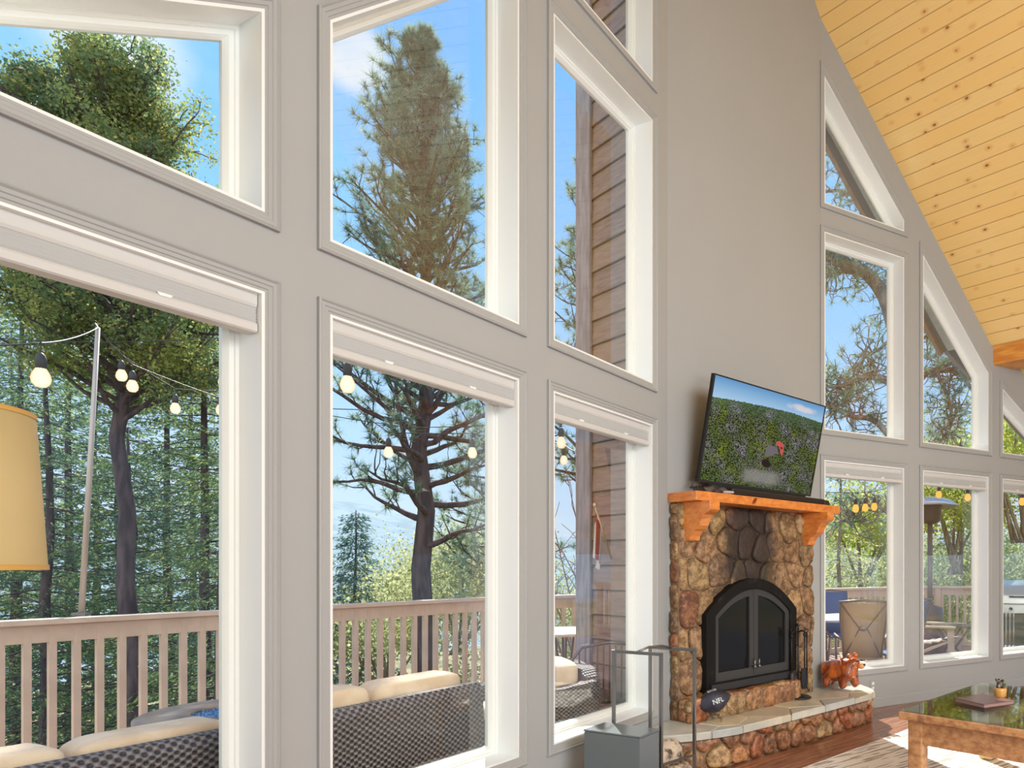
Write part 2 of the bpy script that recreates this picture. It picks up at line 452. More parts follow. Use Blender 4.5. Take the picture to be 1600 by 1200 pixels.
for s, nm in ((1, 'right'), (-1, 'left')):
    Q = [0, LM / 2, QK]
    out = [rp(s * q, roof_edge(s, q, EAVE + TH), zr(q) + .06) for q in Q]
    inn = [rp(s * q, PB, zr(q) + .06) for q in (QK, 0)]
    slab('roof_%s' % nm, out + inn, M_soffit, .16, 'steep outer roof and eave above the %s windows' % nm, back)
    Q2 = [QK, QK + 3.9]
    out2 = [rp(s * q, roof_edge(s, q, EAVE + TH), zk(q) + .06) for q in Q2]
    inn2 = [rp(s * q, PB, zk(q) + .06) for q in (Q2[1], QK)]
    slab('roof_low_%s' % nm, out2 + inn2, M_soffit, .16, 'shallow outer roof above the far %s windows' % nm, back)
    seg = [out[1], out[2]]; parts = [bar(Vector(out[0]) + UP * .03, Vector(out[1]) + UP * .03, .05, .26), bar(Vector(out[1]) + UP * .03, Vector(out[2]) + UP * .03, .05, .26), bar(Vector(out2[0]) + UP * .03, Vector(out2[1]) + UP * .03, .05, .26)]
    tag(mk('trim_%d' % (1 if s > 0 else 2), merge(*parts), M_fascia), 'dark fascia board along the %s eave' % nm, kind='structure')
# purlin beam at the kink of the right slope
b0 = Vector(rp(QK + .20, roof_edge(1, QK + .1, 0) - .05, 3.80)); b1 = Vector(rp(QK + .20, PB - .3, 3.80))
tag(mk('ceiling_beam', bar(b0, b1, .36, .27), M_beam, bevel=.012), 'honey pine beam end where the right ceiling slope changes pitch', 'beam')
b0 = Vector(rp(-QK - .18, roof_edge(-1, QK + .1, 0) - .05, 3.80)); b1 = Vector(rp(-QK - .18, PB - .3, 3.80))

# ---- floor
def floor_build(t, b):
    co = t.mapping(t.coord('Object'), rot=(0, 0, -(pi / 2 - aM)))
    br = t.node('ShaderNodeTexBrick'); t.l.new(co, br.inputs[0]); br.offset = .37
    for k, v in (('Scale', 1), ('Mortar Size', .0025), ('Brick Width', 1.6), ('Row Height', .13), ('Bias', 0)): br.inputs[k].default_value = v
    br.inputs['Color1'].default_value = (*lin(178, 126, 98), 1); br.inputs['Color2'].default_value = (*lin(142, 98, 76), 1); br.inputs['Mortar'].default_value = (*lin(50, 28, 20), 1)
    g = t.noise(t.mapping(co, scale=(1.5, 22, 1)), 2, 5)
    t.put(b.inputs['Base Color'], t.mix(t.step(g, .35, .7), br.outputs[0], lin(120, 80, 62)))
M_floor = mat('hardwood_floor', rough=.25, build=floor_build, coat=.2)
fp = [onL(6.3, 0), onL(0, 0), onR(0, 0), onR(6.2, 0), tuple(Vector(onR(6.2, 0)) + back * 9), tuple(Vector(onL(6.3, 0)) + back * 9)]
tag(mk('floor', prism([[(p[0], p[1]) for p in fp]], lambda u, v, h: (u, v, h), 0, -.08), M_floor), 'brown hardwood plank floor', kind='structure')

# ---- blinds stacked at the head of the lower windows
def blind(f, a, b, label):
    a += CAS + .014; b -= CAS + .014
    r = thing('cellular_blind', label, 'window blind', f((a + b) / 2, 2.26, -.05), 'raised blinds over the lower windows')
    hr = [(-.015, 2.385), (-.015, 2.345), (-.02, 2.335), (-.075, 2.335), (-.075, 2.385)]
    mk('headrail', prism([hr], lambda u, v, h: f(h, v, u), a, b), M_brail, r)
    st = [(-.022, 2.335)]
    for i in range(5): st += [(-.018, 2.335 - .011 * i - .003), (-.025, 2.335 - .011 * i - .011)]
    st += [(-.07, 2.28), (-.07, 2.335)]
    mk('fabric_stack', prism([st], lambda u, v, h: f(h, v, u), a, b), M_blind, r)
    rl = [(-.018, 2.278), (-.013, 2.27), (-.013, 2.248), (-.02, 2.243), (-.07, 2.243), (-.072, 2.278)]
    mk('bottom_rail', prism([rl], lambda u, v, h: f(h, v, u), a, b), M_brail, r)
    for s in (.28, .74):
        t = a + (b - a) * s; mk('cord_clip', box((0, 0, 0), (.03, .012, .012), fr(0) ) if False else prism([[(t - .022, 2.284), (t + .022, 2.284), (t + .016, 2.274), (t - .016, 2.274)]], f, -.012, -.02), M_white, r)
for side, f, off, w0 in (('L', onL, OFFL, 'left'), ('R', onR, 0, 'right')):
    P = openings(off)
    for k, wd in (('low0', 'nearest the fireplace'), ('low1', 'one away from the fireplace'), ('low2', 'at the picture edge')):
        blind(f, P[k][0][0], P[k][1][0], 'raised white blind over the lower %s wall window %s' % (w0, wd))

# ---- the stone chimney chase outside: brown board siding with a grey corner board
def siding(t, b):
    z = t.sep(t.coord('Object'))[2]
    row = t.math('FLOOR', t.math('DIVIDE', z, .20)); fz = t.math('FRACT', t.math('DIVIDE', z, .20))
    wnz = t.node('ShaderNodeTexWhiteNoise', noise_dimensions='1D'); t.l.new(row, wnz.inputs['W'])
    g = t.noise(t.mapping(t.coord('Object'), scale=(2, 2, 14)), 3, 5)
    c = t.mix(t.step(g, .35, .7), lin(168, 136, 122), lin(138, 108, 98)); c = t.mix(t.math('MULTIPLY', wnz.outputs[0], .5), c, lin(186, 150, 126))
    c = t.mix(t.math('SUBTRACT', 1, t.step(fz, .02, .07)), c, lin(60, 40, 32)); t.put(b.inputs['Base Color'], c)
M_siding = mat('brown_board_siding', rough=.6, build=siding)
M_gtrim = mat('weathered_grey_trim', lin(140, 124, 122), .7, build=two(lin(176, 162, 164), lin(150, 136, 138), 4, stretch=(6, 6, 1)))
CP = 1.06
ch = bpy.data.objects.new('wall_chimney', None); COL.objects.link(ch); ch.location = onM(LM / 2, 0, -TH - .3); ch['kind'] = 'structure'; ch['label'] = 'board-sided chimney chase outside behind the fireplace'
parts = []
for k in range(44):
    z = -.4 + .2 * k
    for seg in (((-.0, -TH + .0), (-.0, -CP)), ((-.0, -CP), (LM, -CP)), ((LM, -CP), (LM, -TH))):
        (u0, h0), (u1, h1) = seg
        a, b_ = Vector(onM(u0, z + .1, h0)), Vector(onM(u1, z + .1, h1)); d = (b_ - a).normalized(); n_ = Vector((-d.y, d.x, 0))
        V = [a + UP * -.1 + n_ * .018, b_ + UP * -.1 + n_ * .018, b_ + UP * .1 + n_ * .004, a + UP * .1 + n_ * .004, a + UP * -.1 - n_ * .02, b_ + UP * -.1 - n_ * .02, b_ + UP * .1 - n_ * .02, a + UP * .1 - n_ * .02]
        parts.append(([tuple(v) for v in V], [(0, 1, 2, 3), (7, 6, 5, 4), (0, 4, 5, 1), (3, 2, 6, 7), (0, 3, 7, 4), (1, 5, 6, 2)]))
mk('siding', merge(*parts), M_siding, ch)
for (u, s_) in ((0, -1), (LM, 1)):
    mk('corner_board', merge(prism([[(u - .028 * 1, -.4), (u + .09, -.4), (u + .09, 8.3), (u - .028, 8.3)]] if s_ < 0 else [[(u - .09, -.4), (u + .028, -.4), (u + .028, 8.3), (u - .09, 8.3)]], onM, -CP - .035, -CP - .008),
                             prism([[(-CP - .035, -.4), (-CP + .16, -.4), (-CP + .16, 8.3), (-CP - .035, 8.3)]], lambda a_, b_, h: onM(h, b_, a_), u + s_ * .02, u + s_ * .042)), M_gtrim, ch)
# ---- deck, its railings, the ground below
def deck_build(t, b):
    co = t.mapping(t.coord('Object'), rot=(0, 0, -(pi / 2 - aL)))
    y = t.sep(co)[1]; fz = t.math('FRACT', t.math('DIVIDE', y, .14))
    g = t.noise(t.mapping(co, scale=(1, 10, 1)), 4, 4)
    c = t.mix(g, lin(176, 142, 120), lin(140, 110, 96)); c = t.mix(t.math('SUBTRACT', 1, t.step(fz, .02, .06)), c, lin(60, 45, 38)); t.put(b.inputs['Base Color'], c)
M_deck = mat('deck_boards', rough=.6, build=deck_build)
RA = Vector((-6.35, 1.65, 0)); RB = Vector((-2.66, 8.05, 0)); RC = Vector((3.76, 12.4, 0)); RD = Vector((9.2, 9.6, 0))
RA = RB + (Vector((-4.73, 4.493, 0)) - RB).normalized() * 7.6
dk = [onL(6.2, 0, -.05), onL(0, 0, -.05), onR(0, 0, -.05), onR(6.2, 0, -.05)]
dkp = [(p[0], p[1]) for p in dk] + [(RD.x, RD.y), (RC.x, RC.y), (RB.x, RB.y), (RA.x, RA.y)]
tag(mk('floor_deck', prism([dkp], lambda u, v, h: (u, v, h), -.02, -.22), M_deck), 'tan board deck outside the windows', kind='structure')
ZR = 1.04
def railing(a, b, label, post_ends=True):
    r = thing('deck_railing', label, 'railing', tuple((a + b) / 2), 'deck railings')
    L_ = (b - a).length; d = (b - a).normalized(); pt = lambda s, z: tuple(a + d * s + UP * z)
    mk('top_rail', bar(pt(0, ZR - .02), pt(L_, ZR - .02), .14, .038), M_deckwood, r, bevel=.004)
    mk('face_rail', bar(pt(0, ZR - .10), pt(L_, ZR - .10), .04, .125), M_deckwood, r, bevel=.003)
    mk('bottom_rail', bar(pt(0, .03), pt(L_, .03), .04, .09), M_deckwood, r, bevel=.003)
    nrm_ = Vector((-d.y, d.x, 0)) * .02
    n = int(L_ / .1265); first = None
    for i in range(n):
        s = (i + .5) * L_ / n
        if first is None:
            first = mk('baluster', bar(Vector(pt(s, .05)), Vector(pt(s, ZR - .06)), .045, .04, up=tuple(d)), M_deckwood, r); s0 = s
        else:
            c = first.copy(); COL.objects.link(c); c.location = d * (s - s0)
    for s in (.12, L_ - .12):
        mk('post', bar(pt(s, -.2), pt(s, ZR - .03), .10, .10, up=tuple(d)), M_deckwood, r, bevel=.004)
    return r
railing(RA, RB, 'tan wooden deck railing running past the two left lower windows')
railing(RB, RC, 'tan wooden deck railing beyond the patio dining table and fireplace wall')
railing(RC, RD, 'tan wooden deck railing behind the wooden lounge chair and grill')
# ------------------------------------------------------------------ stonework
rng = random.Random(7)
def clip(poly, n, c):
    out = []; m = len(poly)
    for i in range(m):
        a, b = poly[i], poly[(i + 1) % m]; da = a[0] * n[0] + a[1] * n[1] - c; db = b[0] * n[0] + b[1] * n[1] - c
        if da <= 0: out.append(a)
        if (da < 0 < db) or (db < 0 < da):
            s = da / (da - db); out.append((a[0] + (b[0] - a[0]) * s, a[1] + (b[1] - a[1]) * s))
    return out
def cells(bound, seeds):
    res = []
    for i, p in enumerate(seeds):
        poly = list(bound)
        for j, q in enumerate(seeds):
            if i == j: continue
            n = (q[0] - p[0], q[1] - p[1]); c = (q[0] ** 2 + q[1] ** 2 - p[0] ** 2 - p[1] ** 2) / 2
            poly = clip(poly, n, c)
            if len(poly) < 3: break
        if len(poly) >= 3 and abs(area2(poly)) > 2e-4: res.append((i, poly))
    return res
def chaikin(p, k=.22):
    o = []
    for i in range(len(p)):
        a, b = p[i], p[(i + 1) % len(p)]
        o += [(a[0] + (b[0] - a[0]) * k, a[1] + (b[1] - a[1]) * k), (a[0] + (b[0] - a[0]) * (1 - k), a[1] + (b[1] - a[1]) * (1 - k))]
    return o
def shrink(poly, d):
    cx = sum(p[0] for p in poly) / len(poly); cy = sum(p[1] for p in poly) / len(poly)
    o = []
    for x, y in poly:
        r = sqrt((x - cx) ** 2 + (y - cy) ** 2) + 1e-6; k = max(.1, (r - d) / r); o.append((cx + (x - cx) * k, cy + (y - cy) * k))
    return o, (cx, cy)
def stone_mesh(name, cl, fmap, base, rise, gap, palette, parent, material, seed=1, rough=.006):
    """one mesh of raised rounded stones with a colour of its own on each"""
    rg = random.Random(seed); V, F, C = [], [], []
    for i, poly in cl:
        if area2(poly) < 0: poly = poly[::-1]
        p = chaikin(chaikin(poly, .2), .25); n = len(p); o = len(V)
        h = rise * rg.uniform(.65, 1.15); tx, ty = rg.uniform(-.1, .1), rg.uniform(-.1, .1)
        col = rg.choice(palette); k = rg.uniform(.82, 1.15); col = tuple(min(1, c * k) for c in col)
        rings = [(gap, 0), (gap * 1.15, .55), (gap * 1.15 + .010, .88), (gap + .035, 1.0)]
        for d, hh in rings:
            q, cc = shrink(p, d)
            for (x, y) in q:
                hz = base + h * hh + (x - cc[0]) * tx * hh + (y - cc[1]) * ty * hh + (rg.uniform(-rough, rough) if hh > .5 else 0)
                V.append(fmap(x, y, hz))
        V.append(fmap(cc[0], cc[1], base + h * 1.02)); F_ = []
        for r in range(len(rings) - 1):
            for j in range(n):
                a, b = o + r * n + j, o + r * n + (j + 1) % n; F.append((a, b, b + n, a + n)); C.append(col)
        r = len(rings) - 1
        for j in range(n): F.append((o + r * n + j, o + r * n + (j + 1) % n, len(V) - 1)); C.append(col)
    me = bpy.data.meshes.new(name); me.from_pydata([tuple(v) for v in V], [], F); me.update()
    ca = me.color_attributes.new('stone', 'FLOAT_COLOR', 'CORNER'); buf = []
    for pl, c in zip(me.polygons, C): buf += [*c, 1] * pl.loop_total
    ca.data.foreach_set('color', buf)
    bm = bmesh.new(); bm.from_mesh(me); bmesh.ops.recalc_face_normals(bm, faces=bm.faces); bm.to_mesh(me); bm.free()
    return link(name, me, material, parent, True)
def stone_build(soot=False):
    def f(t, b):
        at = t.node('ShaderNodeAttribute', attribute_name='stone'); co = t.coord('Object')
        n1 = t.noise(co, 17, 8, .72); n2 = t.noise(co, 60, 4)
        c = t.mix(t.step(n1, .36, .60), at.outputs[0], t.mix(1.0, at.outputs[0], (.36, .31, .27), 'MULTIPLY'))
        c = t.mix(t.math('MULTIPLY', t.step(n2, .55, .75), .35), c, lin(214, 190, 150))
        if soot:     # black smoke stain rising from the fire opening
            p = t.sep(t.mapping(co, loc=(0, 0, 0)))
            # distance along the wall from the stain's middle line
            o_ = Vector(onM(.80, 0, 0)); u = t.math('SUBTRACT', t.math('ADD', t.math('MULTIPLY', p[0], sin(aM)), t.math('MULTIPLY', p[1], cos(aM))), o_.x * sin(aM) + o_.y * cos(aM))
            u = t.math('ABSOLUTE', t.math('ADD', u, t.math('MULTIPLY', t.math('SUBTRACT', t.noise(co, 4, 4), .5), .35)))
            wd = t.math('SUBTRACT', 1, t.step(u, .19, .36)); up_ = t.step(p[2], 1.0, 1.1)
            c = t.mix(t.math('MULTIPLY', t.math('MULTIPLY', wd, up_), .93), c, (.028, .020, .016))
        t.put(b.inputs['Base Color'], c)
    return f
def soot_mask(t, co):
    p = t.sep(co); o_ = Vector(onM(.80, 0, 0))
    u = t.math('SUBTRACT', t.math('ADD', t.math('MULTIPLY', p[0], sin(aM)), t.math('MULTIPLY', p[1], cos(aM))), o_.x * sin(aM) + o_.y * cos(aM))
    u = t.math('ABSOLUTE', t.math('ADD', u, t.math('MULTIPLY', t.math('SUBTRACT', t.noise(co, 4, 4), .5), .35)))
    return t.math('MULTIPLY', t.math('SUBTRACT', 1, t.step(u, .19, .36)), t.step(p[2], 1.0, 1.1))
def mortar_build(t, b):
    co = t.coord('Object'); c = t.mix(t.noise(co, 20, 4), lin(158, 132, 102), lin(112, 90, 70))
    t.put(b.inputs['Base Color'], t.mix(t.math('MULTIPLY', soot_mask(t, co), .93), c, (.028, .020, .016)))
M_stone = mat('river_stone', rough=.6, build=stone_build(True), bump=nbump(30, .9, 8))
M_stone2 = mat('hearth_stone', rough=.35, build=stone_build(False), bump=nbump(45, .45, 6))
M_mortar = mat('mortar', lin(150, 124, 96), .9, build=mortar_build, bump=nbump(60, .5))
PAL = [lin(182, 148, 104), lin(164, 132, 92), lin(194, 162, 112), lin(160, 124, 88), lin(174, 138, 102), lin(188, 156, 100), lin(166, 112, 80), lin(148, 118, 90)]
PAL2 = [lin(198, 142, 98), lin(182, 128, 90), lin(204, 158, 112), lin(168, 122, 90), lin(196, 154, 112), lin(208, 172, 124), lin(184, 112, 74)]
def seeds(u0, u1, v0, v1, du, dv, rg):
    s = []; r = 0; v = v0 + dv / 2
    while v < v1 + dv * .4:
        u = u0 + (du / 2 if r % 2 else du * .05)
        while u < u1 + du * .4: s.append((u + rg.uniform(-.32, .32) * du, v + rg.uniform(-.3, .3) * dv)); u += du
        v += dv; r += 1
    return s
FT0, FT1, FZ1 = .03, 1.655, 1.86
fpl = thing('fireplace', 'floor-to-mantel stone fireplace with a black arched double-door firebox', 'fireplace', onM(.8, .27, .05))
mk('chimney_breast', prism([[(FT0, .0), (FT1, .0), (FT1, FZ1), (FT0, FZ1)]], onM, .005, .085), M_mortar, fpl)
cl = cells([(FT0, .25), (FT1 + .012, .25), (FT1 + .012, FZ1), (FT0, FZ1)], seeds(FT0, FT1, .25, FZ1, .205, .235, rng))
stone_mesh('stone_facing', cl, onM, .082, .036, .005, PAL, fpl, M_stone, 3)
# return of the facing on the right hand side, visible as rounded edge stones
cl = cells([(0, .25), (.085, .25), (.085, FZ1), (0, FZ1)], [(.04 + rng.uniform(-.01, .01), .33 + .17 * k + rng.uniform(-.03, .03)) for k in range(10)])
stone_mesh('side_stones', cl, lambda u, v, h: onM(FT1 - .01 + h, v, u), .0, .035, .006, PAL, fpl, M_stone, 4)
cl = cells([(0, .25), (.085, .25), (.085, FZ1), (0, FZ1)], [(.04 + rng.uniform(-.01, .01), .33 + .17 * k + rng.uniform(-.03, .03)) for k in range(10)])
stone_mesh('side_stones', cl, lambda u, v, h: onM(FT0 + .01 - h, v, u), .0, .035, .004, PAL, fpl, M_stone, 14)
# arched black surround and doors
def arch(u0, u1, z0, zs, zt, n=18, pw=2.0):
    c = (u0 + u1) / 2; r = (u1 - u0) / 2; pts = [(u0, z0), (u1, z0)]
    for k in range(n + 1):
        a = k / n; x = 1 - 2 * a; pts.append((c + r * x, zs + (zt - zs) * (1 - abs(x) ** pw)))
    return pts
M_sur = mat('black_arched_surround', (.02, .019, .018), .7, spec=.15, build=two((.010, .0095, .009), (.045, .032, .024), 9, lo=.55, hi=.85), bump=nbump(18, .5))
M_doorf = mat('charcoal_door_frame', (.045, .044, .044), .5, spec=.3)
M_fireglass = mat('dark_firebox_glass', (.010, .010, .010), .10, spec=.22)
mk('surround', prism([arch(.235, 1.335, .46, 1.035, 1.30), inset(arch(.335, 1.245, .52, 1.02, 1.215), 0)[::1]], onM, .085, .17), M_sur, fpl, bevel=.01)
fb = mk('firebox_back', prism([arch(.33, 1.25, .50, 1.03, 1.22)], onM, .088, .098), mat('firebox_black', (.01, .01, .01), .9), fpl)
def door(u0, u1, left):
    full = arch(.325, 1.255, .515, 1.01, 1.225, 24)
    p = clip(full, (1, 0), u1) if left else clip(full, (-1, 0), -u0)
    q = arch(.325 + .055, 1.255 - .055, .515 + .075, 1.0, 1.16, 24)
    q = clip(q, (1, 0), u1 - .05) if left else clip(q, (-1, 0), -(u0 + .05))
    d = mk('firebox_door', prism([p, q], onM, .125, .155), M_doorf, fpl, bevel=.004)
    mk('door_glass', prism([q], onM, .130, .136), M_fireglass, d)
    hu = u1 - .025 if left else u0 + .025
    mk('door_handle', merge(tube([onM(hu, .60, .155), onM(hu, .60, .185), onM(hu, .66, .19)], .007), ellip(onM(hu, .60, .188), (.014, .014, .014))), M_steel, d, True)
    return d
door(.325, .788, True); door(.792, 1.255, False)
mk('sill_plate', prism([[(.27, .455), (1.30, .455), (1.30, .515), (.27, .515)]], onM, .09, .19), M_black, fpl, bevel=.004)
# raised ledge stones under the firebox
cl = cells([(.02, 0), (1.30, 0), (1.30, .17), (.02, .17)], [(.10 + .2 * k + rng.uniform(-.03, .03), .085 + rng.uniform(-.01, .01)) for k in range(7)])
mk('ledge_core', prism([[(.02, .265), (1.30, .265), (1.30, .43), (.02, .43)]], onM, .10, .235), M_mortar, fpl)
stone_mesh('ledge_stones', cl, lambda u, v, h: onM(u, .268 + v, h), .23, .022, .005, PAL2, fpl, M_stone2, 5)
cl = cells([(.02, .09), (1.30, .09), (1.30, .255), (.02, .255)], [(.10 + .2 * k + rng.uniform(-.03, .03), .17) for k in range(7)])
stone_mesh('ledge_top_stones', cl, lambda u, v, h: onM(u, .425 + h, v), .0, .02, .004, PAL2, fpl, M_stone2, 6)

cl = cells([(0, 0), (.135, 0), (.135, .17), (0, .17)], [(.04, .05), (.10, .12), (.03, .14), (.11, .04)])
stone_mesh('ledge_end_stones', cl, lambda u, v, h: onM(.025 - h, .268 + v, .10 + u), .0, .018, .004, PAL2, fpl, M_stone2, 15)
# hearth bench
hf = [Vector((-.50, 4.60, 0)), Vector((-.30, 4.625, 0)), Vector((.029, 4.80, 0)), Vector((.384, 5.155, 0)), Vector((.772, 5.56, 0)), Vector((1.05, 5.86, 0)), Vector((1.29, 6.12, 0)), Vector((1.33, 6.25, 0)), Vector((1.24, 6.55, 0))]
hearth = thing('hearth_bench', 'raised stone hearth with flagstone top curving in front of the fireplace', 'hearth', (.3, 5.4, 0))
def poly_at(s):
    for a, b in zip(hf, hf[1:]):
        L_ = (b - a).length
        if s <= L_ or b is hf[-1]:
            d = (b - a) / L_; return a + d * s, Vector((d.y, -d.x, 0))
        s -= L_
def smooth_map(u, v, h):
    p, n = poly_at(max(u, 0.0)); p0, n0 = poly_at(max(u - .06, 0)); p1, n1 = poly_at(u + .06); n = (n + n0 + n1).normalized()
    return tuple(p + n * h + UP * v)
HL = sum((b - a).length for a, b in zip(hf, hf[1:]))
core = [(p.x, p.y) for p in hf] + [onR(.36, 0, .005)[:2], onR(0, 0, .005)[:2], onL(0, 0, .005)[:2], onL(.42, 0, .005)[:2]]
mk('hearth_core', prism([core], lambda u, v, h: (u, v, h), 0, .225), M_mortar, hearth)
hz = 0
cl = cells([(0, .0), (HL, .0), (HL, .225), (0, .225)], seeds(0, HL, .0, .225, .17, .14, random.Random(12)))
stone_mesh('hearth_stones', cl, smooth_map, -.006, .05, .006, PAL2, hearth, M_stone2, 8)
top = [(p + (Vector(smooth_map(0, 0, 1)) * 0)) for p in hf]
ov = [Vector(smooth_map(s, 0, .06)) for s in np.linspace(0.02, HL - .02, 24)]
tp = [(p.x, p.y) for p in ov] + [onR(.42, 0, .008)[:2], onR(0, 0, .008)[:2], onL(0, 0, .008)[:2], onL(.45, 0, .008)[:2]]
def flag(t, b):
    at = t.node('ShaderNodeAttribute', attribute_name='stone'); co = t.coord('Object')
    t.put(b.inputs['Base Color'], t.mix(t.math('MULTIPLY', t.step(t.noise(co, 5, 6, .6), .35, .7), .6), at.outputs[0], lin(160, 166, 162)))
M_flag = mat('flagstone', rough=.32, build=flag, bump=nbump(20, .3, 5))
PALF = [lin(204, 202, 190), lin(218, 206, 178), lin(190, 194, 190), lin(208, 200, 182), lin(200, 190, 168)]
fs = [onM(-.1, 0, .35)[:2], onM(.28, 0, .25)[:2], onM(.02, 0, .62)[:2], onM(.45, 0, .60)[:2], onM(.72, 0, .33)[:2], onM(.98, 0, .62)[:2], onM(1.15, 0, .30)[:2], onM(1.45, 0, .6)[:2], onM(1.62, 0, .25)[:2], onM(1.85, 0, .62)[:2], onM(2.1, 0, .35)[:2]]
# flagstone cells clipped to the hearth outline by the two straight and the curved edge
def clip_to(poly, outline):
    if area2(outline) < 0: outline = outline[::-1]
    for i in range(len(outline)):
        a, b = outline[i], outline[(i + 1) % len(outline)]; n = (b[1] - a[1], -(b[0] - a[0])); poly = clip(poly, n, n[0] * a[0] + n[1] * a[1])
        if len(poly) < 3: return []
    return poly
def hull(pts):
    pts = sorted(set(pts)); 
    def half(ps):
        h = []
        for p in ps:
            while len(h) > 1 and (h[-1][0] - h[-2][0]) * (p[1] - h[-2][1]) - (h[-1][1] - h[-2][1]) * (p[0] - h[-2][0]) <= 0: h.pop()
            h.append(p)
        return h
    a, b = half(pts), half(pts[::-1]); return a[:-1] + b[:-1]
outl = hull([tuple(map(float, p)) for p in tp]); cl = []
V, F, C = [], [], []
for i, poly in cells(outl, fs):
    poly = inset(poly, .004); n = len(poly); o = len(V); z1 = .273 + rng.uniform(-.002, .002); col = PALF[i % len(PALF)]
    for z, d in ((.222, 0), (z1 - .008, 0), (z1, .006)): V += [(x, y, z) for x, y in inset(poly, d)]
    for r in range(2):
        for j in range(n): F.append((o + r * n + j, o + r * n + (j + 1) % n, o + (r + 1) * n + (j + 1) % n, o + (r + 1) * n + j)); C.append(col)
    F.append(tuple(range(o + 2 * n, o + 3 * n))); C.append(col); F.append(tuple(range(o, o + n))[::-1]); C.append(col)
me = bpy.data.meshes.new('hearth_top'); me.from_pydata(V, [], F); me.update()
ca = me.color_attributes.new('stone', 'FLOAT_COLOR', 'CORNER'); buf = []
for pl, c in zip(me.polygons, C): buf += [*c, 1] * pl.loop_total
ca.data.foreach_set('color', buf)
link('hearth_top', me, M_flag, hearth)
mk('grout', prism([inset(outl, .012)], lambda u, v, h: (u, v, h), .222, .262), mat('pale_grout', lin(196, 184, 160), .9), hearth)

# mantel
def mantel_build(t, b):
    g = t.noise(t.mapping(t.coord('Object'), rot=(0, 0, aM - pi / 2), scale=(2, 9, 14)), 2.2, 5, .6)
    t.put(b.inputs['Base Color'], t.mix(t.step(g, .3, .75), lin(226, 146, 72), lin(200, 110, 48)))
M_mant = mat('honey_stained_mantel', rough=.32, build=mantel_build, coat=.25)
mn = thing('mantel_shelf', 'honey orange wooden mantel shelf on two curved corbels above the fireplace', 'mantel', onM(.9, 1.85, .15))
mk('shelf', prism([[(.0, 1.862), (1.80, 1.862), (1.80, 1.930), (.0, 1.930)]], onM, .004, .30), M_mant, mn, bevel=.004)
mk('knot', prism([[(.60, 1.872), (.64, 1.885), (.66, 1.92), (.63, 1.922), (.61, 1.90)]], onM, .299, .3012), mat('dark_knot', lin(120, 52, 20), .4), mn)
def corbel(u0, u1):
    pr = [(.0, 1.861), (.255, 1.861), (.255, 1.80), (.235, 1.785), (.19, 1.765), (.165, 1.735), (.145, 1.69), (.12, 1.665), (.085, 1.65), (.06, 1.62), (.05, 1.585), (.0, 1.57)]
    base = .118
    mk('corbel', prism([[(base + (h if h else -.06), z) for h, z in pr]], lambda a, z, u: onM(u, z, a - .0), u0, u1), M_mant, mn, bevel=.003)
    # keep the corbel in front of the stones
corbel(.065, .165); corbel(1.50, 1.60)
# ------------------------------------------------------------------ terrain and distant hills
def fbm(x, y, s):
    r = np.random.RandomState(s); o = np.zeros_like(x)
    for k in range(1, 7):
        for _ in range(3):
            a = r.uniform(0, 2 * pi); f = 2.0 ** k; o += np.sin((x * cos(a) + y * sin(a)) * f + r.uniform(0, 6.3)) / f / 1.6
    return o
def grid(name, xs, ys, zf, m, label):
    X, Y = np.meshgrid(xs, ys); Z = zf(X, Y); V = np.stack([X, Y, Z], -1).reshape(-1, 3); nx = len(xs); F = []
    i = np.arange(len(ys) - 1)[:, None] * nx + np.arange(nx - 1)[None, :]
    F = np.stack([i, i + 1, i + nx + 1, i + nx], -1).reshape(-1, 4)
    o = mknp(name, V, F, m, None, True); tag(o, label, kind='structure'); return o
M_ground = mat('forest_floor', lin(120, 108, 74), .9, build=two(lin(138, 122, 84), lin(74, 84, 48), .5, 6))
M_hill = mat('forested_hillside', lin(96, 118, 128), .95, build=two(lin(112, 134, 150), lin(92, 118, 132), .05, 10, lo=.40, hi=.60))  # blue of distance haze is put into the hill colour
def gz(X, Y):
    d = np.maximum(0, X * -.55 + Y * .83 - 6.5)
    return -2.6 - np.minimum(d * .16, 9) + .35 * fbm(X * .12, Y * .12, 3) * 2
grid('ground', np.linspace(-70, 60, 60), np.linspace(-6, 110, 60), gz, M_ground, 'sloping forest floor below the deck')
def hz_(X, Y):
    r = np.sqrt(X ** 2 + Y ** 2); az = np.degrees(np.arctan2(X, Y))
    ridge = 34 + 36 * np.exp(-((az + 33) / 11) ** 2) + 8 * fbm(az * .09, az * 0, 5)
    return -30 + (ridge + 30) * np.clip((r - 250) / 500, 0, 1) ** 1.2 + 3 * fbm(X * .02, Y * .02, 9)
grid('ground_hills', np.linspace(-1500, 1200, 150), np.linspace(90, 1100, 90), hz_, M_hill, 'blue-green forested hills on the horizon')

